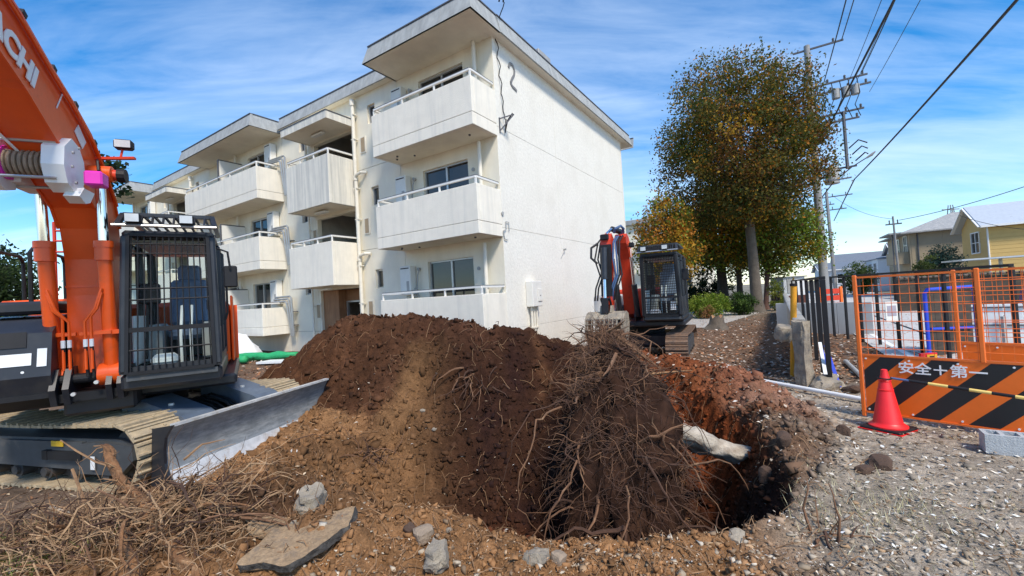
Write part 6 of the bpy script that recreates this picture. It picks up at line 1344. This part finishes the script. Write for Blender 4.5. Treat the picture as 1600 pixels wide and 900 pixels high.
# ------------------------------------------------------------------ houses
def house(name, label, C, L, W, ze, zr, wallm, roofm, ridge='x', wins=(), hip=False, over=.35, trim=None, slats=0):
    "local x = away from the street, y = along it; near corner at the origin"
    ang = math.atan2(-.53, .85); t = thing(name, label, 'house', C, ang)
    m = MB(); m.span((0, 0, -.2), (L, W, ze)); 
    if not hip: m.prism([(0, ze), (W, ze), (W/2, zr)], 0, L, 'yz')
    wl = m.build('wall', wallm, t)
    if slats:
        for i in range(int((ze-.2)/slats)):
            z = .2+i*slats; q = MB(); q.span((-.018, -.018, z), (L, -.001, z+slats-.02)); q.span((-.018, .0, z), (-.001, W, z+slats-.02)); q.build('siding_board', wallm, wl)
    r = MB(); o = over
    if hip: 
        V = [(-o, -o, ze), (L+o, -o, ze), (L+o, W+o, ze), (-o, W+o, ze), (L*.38, W/2, zr), (L*.62, W/2, zr)]; r.add(V + [(x, y, z-.1) for x, y, z in V[:4]], [(0, 1, 5, 4), (1, 2, 5), (2, 3, 4, 5), (3, 0, 4), (0, 1, 7, 6), (1, 2, 8, 7), (2, 3, 9, 8), (3, 0, 6, 9), (6, 7, 8, 9)])
    else:
        sl = (zr-ze)/(W/2); e = .12
        for sgn in (0, 1):
            y0 = -o if sgn == 0 else W+o; z0 = ze-o*sl
            r.add([(-o, y0, z0+.02), (L+o, y0, z0+.02), (L+o, W/2, zr+.02), (-o, W/2, zr+.02), (-o, y0, z0+e), (L+o, y0, z0+e), (L+o, W/2, zr+e), (-o, W/2, zr+e)], [(0, 1, 2, 3), (4, 5, 6, 7), (0, 1, 5, 4), (0, 3, 7, 4), (1, 2, 6, 5), (2, 3, 7, 6)])
    ro = r.build('roof', roofm, t)
    if trim and not hip:
        sl = (zr-ze)/(W/2)
        for sgn in (0, 1):
            y0 = -o if sgn == 0 else W+o; q = MB(); q.beam((-o-.02, y0, ze-o*sl+.03), (-o-.02, W/2, zr+.03), .05, .18, up=(1, 0, 0)); q.build('barge_board', trim, ro)
        q = MB(); q.beam((-o, -o-.03, ze-o*sl+.05), (L+o, -o-.03, ze-o*sl+.05), .1, .12); q.build('gutter', trim, ro); q = MB(); q.tube([(.0, -.05, ze-.05), (.0, -.05, -.1)], .045, 8); q.build('downpipe', trim, t)
    for (face, a, b, c, d) in wins:
        P = (lambda u, k, z: (u, -k, z)) if face == 'a' else (lambda u, k, z: (-k, u, z)); q = MB(); tt = .07
        def sp(m, a, b, c, d, k0, k1): m.span(P(a, k0, c), P(b, k1, d))
        sp(q, a-tt, a, c-tt, d+tt, .0, .07); sp(q, b, b+tt, c-tt, d+tt, .0, .07); sp(q, a, b, d, d+tt, .0, .07); sp(q, a, b, c-tt, c, .0, .07); sp(q, (a+b)/2-.03, (a+b)/2+.03, c, d, .0, .06); sp(q, a, (a+b)/2-.031, (c+d)/2-.02, (c+d)/2+.02, .0, .055); sp(q, (a+b)/2+.031, b, (c+d)/2-.02, (c+d)/2+.02, .0, .055); wo2 = q.build('window', trim or ALU, t)
        q = MB(); sp(q, a, b, c, d, .004, .02); q.build('pane', PANE, wo2)
    return t
YW = mat('yellow_siding', (.62, .42, .15), .75, var=.05, scale=2); BW = mat('beige_siding', (.36, .29, .19), .8, var=.05, scale=2); RW = mat('pale_roof_sheet', (.52, .56, .60), .4, var=.06, metal=.2); RT = mat('mottled_tile', (.30, .30, .29), .7, var=.3, scale=14, col2=(.5, .48, .44), amt=.4, scale2=6)
WH2 = mat('pale_house_wall', (.66, .68, .70), .8, var=.04); RG = mat('slate_grey_roof', (.16, .18, .21), .6, var=.15)
TRIM = WHITEC
C1 = at(1547, 420, 27); C1.z = 0
yh = house('yellow_house', 'yellow boarded house with white gable trim and pale metal roof at the right', C1, 11, 4.3, 4.75, 6.05, YW, RW, wins=(('b', 1.2, 2.5, 3.0, 4.3),), trim=TRIM, over=.4, slats=.24)
for i in range(5): q = MB(); q.box((1.2+i*1.1, .35, 4.98), (.1, .12, .14)); q.build('snow_guard', BLACKM, yh)
q = MB(); q.span((6.0, 1.0, 5.0), (8.5, 4.4, 6.7)); q.build('dormer', BROWNB, yh)
C2 = at(1424, 420, 35); C2.z = 0
bh = house('beige_house', 'beige panelled house with hipped tile roof and corner balcony left of the yellow house', C2, 9.5, 8, 5.25, 6.9, BW, RT, hip=True, over=.6, wins=(('b', .6, 1.6, 3.5, 5.0), ('b', 3.2, 4.4, 3.2, 4.9)), trim=ALU)
for i in range(5):
    q = MB(); q.span((.1+i*1.9, -.02, .2), (1.98+i*1.9, -.001, 5.2)); q.build('wall_panel', BW, bh)
q = MB(); q.span((-1.0, .3, 2.7), (-.01, 3.0, 3.7)); q.build('balcony', BW, bh); q = MB(); q.span((-1.3, -.3, 5.2), (.0, 3.6, 5.32)); q.build('porch_roof', RT, bh)
q = MB(); q.beam((-1.0, .2, -.1), (-1.0, .2, 5.2), .08, .08, up=(1, 0, 0)); q.build('porch_post', DARKRAIL, bh); q = MB(); q.tube([(.5, -.08, 5.1), (.5, -.08, -.1)], .05, 6); q.build('downpipe', DARKRAIL, bh); q = MB(); q.span((4.2, 3.4, 6.85), (5.6, 4.3, 7.05)); q.build('ridge_vent', BLACKM, bh)
C3 = at(1312, 420, 62); C3.z = 0; house('pale_house', 'far white house with a slate grey gable roof behind the poles', C3, 9, 9, 3.6, 5.4, WH2, RG, wins=(('a', 2, 3.2, 2.0, 3.2), ('b', 2, 3.2, 2.0, 3.0)), trim=TRIM)
C4 = at(1284, 420, 58); C4.z = 0; house('pale_house', 'far low house with a wide grey roof left of the slate gabled one', C4, 4, 14, 3.0, 4.1, WH2, RG, wins=(('a', 1, 2.2, 1.2, 2.4),), trim=TRIM)
C5 = at(1372, 420, 52); C5.z = 0; house('pale_house', 'far white flat roofed house beside the beige one', C5, 5, 9, 4.0, 4.5, WH2, RG, wins=(('b', 1, 2.2, 2.4, 3.4), ('b', 4, 5.5, 2.4, 3.4)), hip=True, over=.15, trim=ALU)
C6 = at(1402, 420, 48); C6.z = 0; house('dark_roofed_house', 'small house with a dark stepped roof just left of the beige house', C6, 4, 5, 4.4, 5.6, WH2, RG, trim=TRIM)
# second apartment block beyond the trees, same family
K2 = at(1100, 440, 47); K2.z = 0
ab = thing('apartment_building', 'distant pale apartment block seen past the end wall above the cab', 'apartment building', K2, PI-TH)
m = MB(); m.span((0, -9, -.2), (26, 0, 9.6)); m.build('wall', CREAM, ab); m = MB(); m.span((-.3, -9.3, 9.602), (26.3, .5, 10.2), ch=.05); m.build('roof', FASCIA, ab)
for i in range(7):
    for k in range(3):
        x = 1.2+i*3.5; z = 1.9+k*2.75; q = MB(); q.span((x, .001, z), (x+2.0, .06, z+1.5)); wo2 = q.build('window', ALU, ab)
        for j in range(2): q = MB(); q.span((x+.08+.95*j, .061, z+.08), (x+.95+.95*j, .07, z+1.42)); q.build('pane', PANE, wo2)
    for k in range(3): q = MB(); q.span((.9+i*3.5, .002, 1.0+k*2.75), (3.5+i*3.5, .75, 1.75+k*2.75)); q.build('balcony', PARA, ab)
# carport, tile topped wall, small shed
cpn = thing('carport', 'flat silver carport roof in front of the yellow house', 'carport', at(1487, 420, 22)); cpn.location.z = 0
m = MB(); E4 = Vector((6.5, -3.2, 0)); m.beam(Vector((0, 0, 2.36)), E4+Vector((0, 0, 2.40)), 2.2, .07); m.build('carport_roof', RW, cpn)
for u in (.25, .8): m = MB(); m.beam(E4*u, E4*u+Vector((0, 0, 2.33)), .1, .1, up=(1, 0, 0)); m.build('post', ALU, cpn)
tw_ = thing('garden_wall', 'dark garden wall with brown tile coping before the beige house', 'wall', at(1400, 425, 21)); tw_.location.z = 0; E5 = Vector((4.6, -1.6, 0)); L = E5.length; E5.normalize()
m = MB(); m.beam(Vector((0, 0, .78)), E5*L+Vector((0, 0, .78)), .2, 1.56); m.build('wall_body', BROWNB, tw_)
TL = mat('brown_tile', (.12, .085, .065), .55, var=.3, scale=10)
for i in range(22): m = MB(); a = E5*(L*(i+.08)/22)+Vector((0, 0, 1.63)); m.beam(a, E5*(L*(i+.92)/22)+Vector((0, 0, 1.63)), .42, .11, ch=.03); m.build('coping_tile', TL, tw_)
sh = thing('shed', 'small white shed with a red base beyond the railing', 'shed', at(1224, 440, 32)); sh.location.z = 0; m = MB(); m.span((0, 0, .75), (1.6, 1.6, 2.1)); m.build('wall', WH2, sh); m = MB(); m.span((-.03, -.03, -.1), (1.63, 1.63, .748)); m.build('base', RB, sh); m = MB(); m.span((-.12, -.12, 2.102), (1.72, 1.72, 2.18)); m.build('roof', RG, sh); m = MB(); m.span((.25, -.04, .9), (.9, -.001, 2.0)); m.build('door', GREYPL, sh)
ob = thing('orange_barrier', 'orange construction barrier across the road seen between black posts', 'barrier', at(1279, 440, 19)); ob.location.z = 0
for x in (0, .95): m = MB(); m.beam((x, 0, -.05), (x, 0, 1.45), .10, .10, up=(1, 0, 0)); m.build('post', ORF, ob)
for z in (.55, .85, 1.15): m = MB(); m.span((.07, -.03, z), (.88, .03, z+.22)); m.build('rail', REDP, ob)
# parked car beyond the mesh
def car(name, label, loc, rz):
    t = thing(name, label, 'car', loc, rz); CB = mat('car_plum', (.10, .05, .16), .25, var=.05, spec=.8)
    m = MB(); m.prism([(-2.1, .35), (2.05, .35), (2.12, .62), (1.95, .84), (1.2, .93), (-1.95, .98), (-2.12, .7)], -.83, .83, 'xz'); b = m.build('body', CB, t)
    m = MB(); V = [(1.2, .93), (.55, 1.44), (-1.5, 1.48), (-1.98, .98)]
    m.add([(x, y*(.80 if z < 1.2 else .66), z) for y in (-1, 1) for x, z in V], [(0, 1, 2, 3), (4, 5, 6, 7), (0, 1, 5, 4), (1, 2, 6, 5), (2, 3, 7, 6)]); m.build('cabin', CB, t)
    m = MB(); m.add([(1.13, y*.76, .97) for y in (-1, 1)]+[(.60, y*.62, 1.40) for y in (1, -1)], [(0, 1, 2, 3)]); m.v = [v+Vector((.02, 0, .02)) for v in m.v]; m.build('windscreen', PANE, t, recalc=False)
    for y in (-1, 1):
        for x0, x1 in ((-1.7, -.75), (-.65, .25), (.3, .85)):
            m = MB(); m.add([(x0, y*.805, 1.0), (x1, y*.805, 1.0), (min(x1, .5), y*.70, 1.38), (x0+.1, y*.70, 1.38)], [(0, 1, 2, 3)]); m.build('side_window', PANE, t, recalc=False)
    for x in (-1.3, 1.3):
        for y in (-.76, .76):
            m = MB(); m.cyl((x, y-.1, .32), (x, y+.1, .32), .32, 18); w_ = m.build('wheel', RUBBER, t, smooth=True); m = MB(); m.cyl((x, y-.105, .32), (x, y+.105, .32), .19, 14); m.build('rim', ALU, w_)
    for y in (-.6, .6): m = MB(); m.span((2.02, y-.18, .6), (2.1, y+.18, .74), ch=.02); m.build('headlight', LAMPGL, t)
car('parked_car', 'dark plum car parked beyond the orange mesh at the right edge', (17.6, 13.0, .03), math.atan2(GD.y, GD.x)+PI)

# ------------------------------------------------------------------ utility poles, lamp, wires
UP = Vector((21.2, 29.0, 0)); PS = 1.48
up = thing('utility_pole', 'tall concrete utility pole with transformer rack beside the zelkova tree', 'utility pole', UP); up.scale = (PS, PS, PS)
m = MB(); m.tube([(0, 0, -.3), (0, 0, 12.1)], [.19, .12], 12); m.build('pole_shaft', POLEC, up, smooth=True)
AX = GN
def arm_(par, z, a, b, w=.07, name='crossarm', m_=DARKRAIL, off=0):
    q = MB(); q.beam(AX*a+GD*off+Vector((0, 0, z)), AX*b+GD*off+Vector((0, 0, z)), w, w); o = q.build(name, m_, par); return o
INS = mat('insulator', (.12, .12, .13), .3)
def insul(par, p, h=.18):
    q = MB(); q.lathe([(.03, 0), (.055, h*.35), (.03, h*.4), (.055, h*.75), (.025, h)], p, 8); q.build('insulator', INS, par, smooth=True)
for z, a, b, off in ((11.9, -.55, 1.35, 0), (10.15, -.4, 2.1, .12), (9.75, -.3, 2.2, .12), (8.7, -.2, 1.9, .12), (8.3, -.2, 1.7, 0), (6.2, -.2, 1.5, .1)):
    o = arm_(up, z, a, b, off=off); n = 4 if b > 1.6 else 2
    for i in range(n): insul(o, AX*(a+(b-a)*(i+.4)/n+.2)+GD*off+Vector((0, 0, z+.03)))
for i, (a, z, r, hh) in enumerate(((.95, 9.80, .16, .42), (1.3, 9.80, .16, .42), (1.65, 9.80, .16, .42), (.6, 6.3, .27, .75))):
    q = MB(); q.tube([AX*a+GD*.12+Vector((0, 0, z-hh)), AX*a+GD*.12+Vector((0, 0, z))], r, 12); q.build('transformer', GREYPL, up, smooth=True)
for i in range(5):
    q = MB(); a = .5+.3*i; q.tube([AX*a+Vector((0, 0, 10.1)), AX*(a+.08)+Vector((0, 0, 9.4)), AX*(a-.12)+Vector((0, 0, 8.9)), AX*(a+.05)+Vector((0, 0, 8.35))], .018, 5); q.build('jumper_cable', BLACKM, up)
q = MB(); q.beam(AX*1.15+Vector((0, 0, 6.1)), AX*1.15+Vector((0, 0, 8.7)), .09, .09, up=(1, 0, 0)); q.build('riser', DARKRAIL, up)
for k in range(3): q = MB(); q.tube([AX*(1.25+.1*k)+Vector((0, 0, 7.0-.3*k)), AX*(1.6+.1*k)+Vector((0, 0, 7.3-.3*k)), AX*(1.9)+Vector((0, 0, 7.1-.25*k))], .03, 5); q.build('cable_joint', BLACKM, up)
la = thing('street_lamp', 'curved street lamp arm reaching right from the tall utility pole', 'street lamp', UP+AX*.16+Vector((0, 0, 7.3)))
e = at(1366, 238, 27.0)-la.location; q = MB(); q.tube([Vector(), e*.25+Vector((0, 0, .35)), e*.6+Vector((0, 0, .30)), e*.9+Vector((0, 0, .05))], [.04, .04, .035, .03], 8); q.build('lamp_arm', DARKRAIL, la, smooth=True)
q = MB(); q.tube([e*.86+Vector((0, 0, .07)), e*.95, e*1.02], [.05, .09, .04], 8); q.build('lamp_head', GREYPL, la, smooth=True)
def small_pole(label, p, top, r, arms, n=2):
    t = thing('utility_pole', label, 'utility pole', p); q = MB(); q.tube([(0, 0, -.2), Vector(top)-Vector(p)], [r, r*.7], 8); q.build('pole_shaft', POLEC, t, smooth=True)
    tv = (Vector(top)-Vector(p))
    for z, a, b in arms:
        c = tv*(z/tv.z); q = MB(); q.beam(c+AX*a, c+AX*b, .1, .1); o = q.build('crossarm', DARKRAIL, t)
        for i in range(n): insul(o, c+AX*(a+(b-a)*(i+.5)/n)+Vector((0, 0, .04)), .3)
B2 = at(1304, 430, 46); B2.z = 0; T2 = at(1291, 300, 46); small_pole('leaning distant utility pole right of the tall one', B2, T2, .2, ((T2.z-.6, -1.2, 2.2), (T2.z-2.0, -.8, 1.6), (T2.z-1.4, -1.5, .6)), 3)
B3 = at(1405, 425, 34); B3.z = 0; small_pole('thin pole standing in front of the beige house', B3, at(1395, 338, 34), .09, ((5.9, -.5, .5),), 2)
B4 = at(1281, 430, 40); B4.z = 0; small_pole('slim bare pole between the tall and the leaning utility poles', B4, at(1281, 350, 40), .12, ((6.2, -.4, .8),), 2)
py_ = thing('pylon', 'tiny far lattice pylon above the beige house roof', 'pylon', Vector((206, 198, 0))); q = MB()
for s in (-1, 1):
    for s2 in (-1, 1): q.beam((s*3.2, s2*3.2, 0), (s*.5, s2*.5, 33), .35, .35)
for i in range(9): z = 3.5*i; w0 = 3.2-2.7*z/33; w1 = 3.2-2.7*(z+3.5)/33; q.beam((-w0, -w0, z), (w1, -w1, z+3.5), .22, .22); q.beam((w0, -w0, z), (-w1, -w1, z+3.5), .22, .22)
for z in (21, 26, 31): q.beam((-4, 0, z), (4, 0, z), .4, .4)
q.build('lattice', POLEC, py_)
WIRE = mat('wire_black', (.03, .03, .032), .6)
def wire(label, p, q, sag, r, group='overhead wires along the street', n=18):
    p = Vector(p); q = Vector(q); pts = [p.lerp(q, i/n)-Vector((0, 0, sag*4*(i/n)*(1-i/n)))-p for i in range(n+1)]; m = MB(); m.tube(pts, r, 5); o = m.build('overhead_wire', WIRE, recalc=False); o.location = p; tag(o, label, 'wire', group)
back = -GD*33
for a, z, r, lb in ((1.3, 11.95, .020, 'uppermost wire from the top arm of the tall pole'), (.55, 10.25, .020, 'wire from the middle of the transformer arm'), (1.9, 10.25, .020, 'wire from the outer end of the transformer arm'),
                    (1.3, 9.7, .010, 'thin pale wire just inside the outer one'), (1.6, 9.7, .010, 'thin pale wire left of the black cable'), (2.1, 9.3, .010, 'thin pale wire nearest the black cable')):
    wire(lb, UP+AX*a*PS+Vector((0, 0, z*PS)), UP+AX*a*PS+back*1.4+Vector((0, 0, z*PS+.3)), .8, r*1.5)
def wire_px(label, a, Ya, b, Yb, r, ext=1.6, sag=.0, group='overhead wires along the street'):
    p = at(*a, Ya); q = at(*b, Yb); wire(label, p, p+(q-p)*ext, sag, r, group)
wire_px('black cable rising steeply from the tree edge to the top', (1283, 222), 28, (1397, 0), 13.5, .042, 1.8)
wire_px('heavy black cable sweeping from the pole up to the top right corner', (1335, 280), 24, (1578, 0), 7.8, .030, 1.5, .15)
wire_px('black cable dropping from the bracket arm down to the leaning pole', (1303, 345), 40, (1335, 280), 24, .035, 1.0)
wire_px('thin service wire sloping right above the yellow house', (1405, 344), 34, (1600, 285), 24, .022, 1.4, .3)
wire_px('thin service wire crossing in front of the yellow house gable', (1500, 337), 26, (1600, 352), 22, .014, 1.4, .25)
wire_px('faint wire hanging left of the thin pole', (1300, 305), 45, (1394, 342), 34, .015, 1.0, .5)
br_ = thing('bracket_arm', 'short horizontal bracket carrying the heavy cable beside the tall pole', 'bracket', at(1295, 283, 24)); q = MB(); q.beam(Vector(), at(1330, 277, 24)-br_.location, .08, .08); q.build('arm', DARKRAIL, br_)
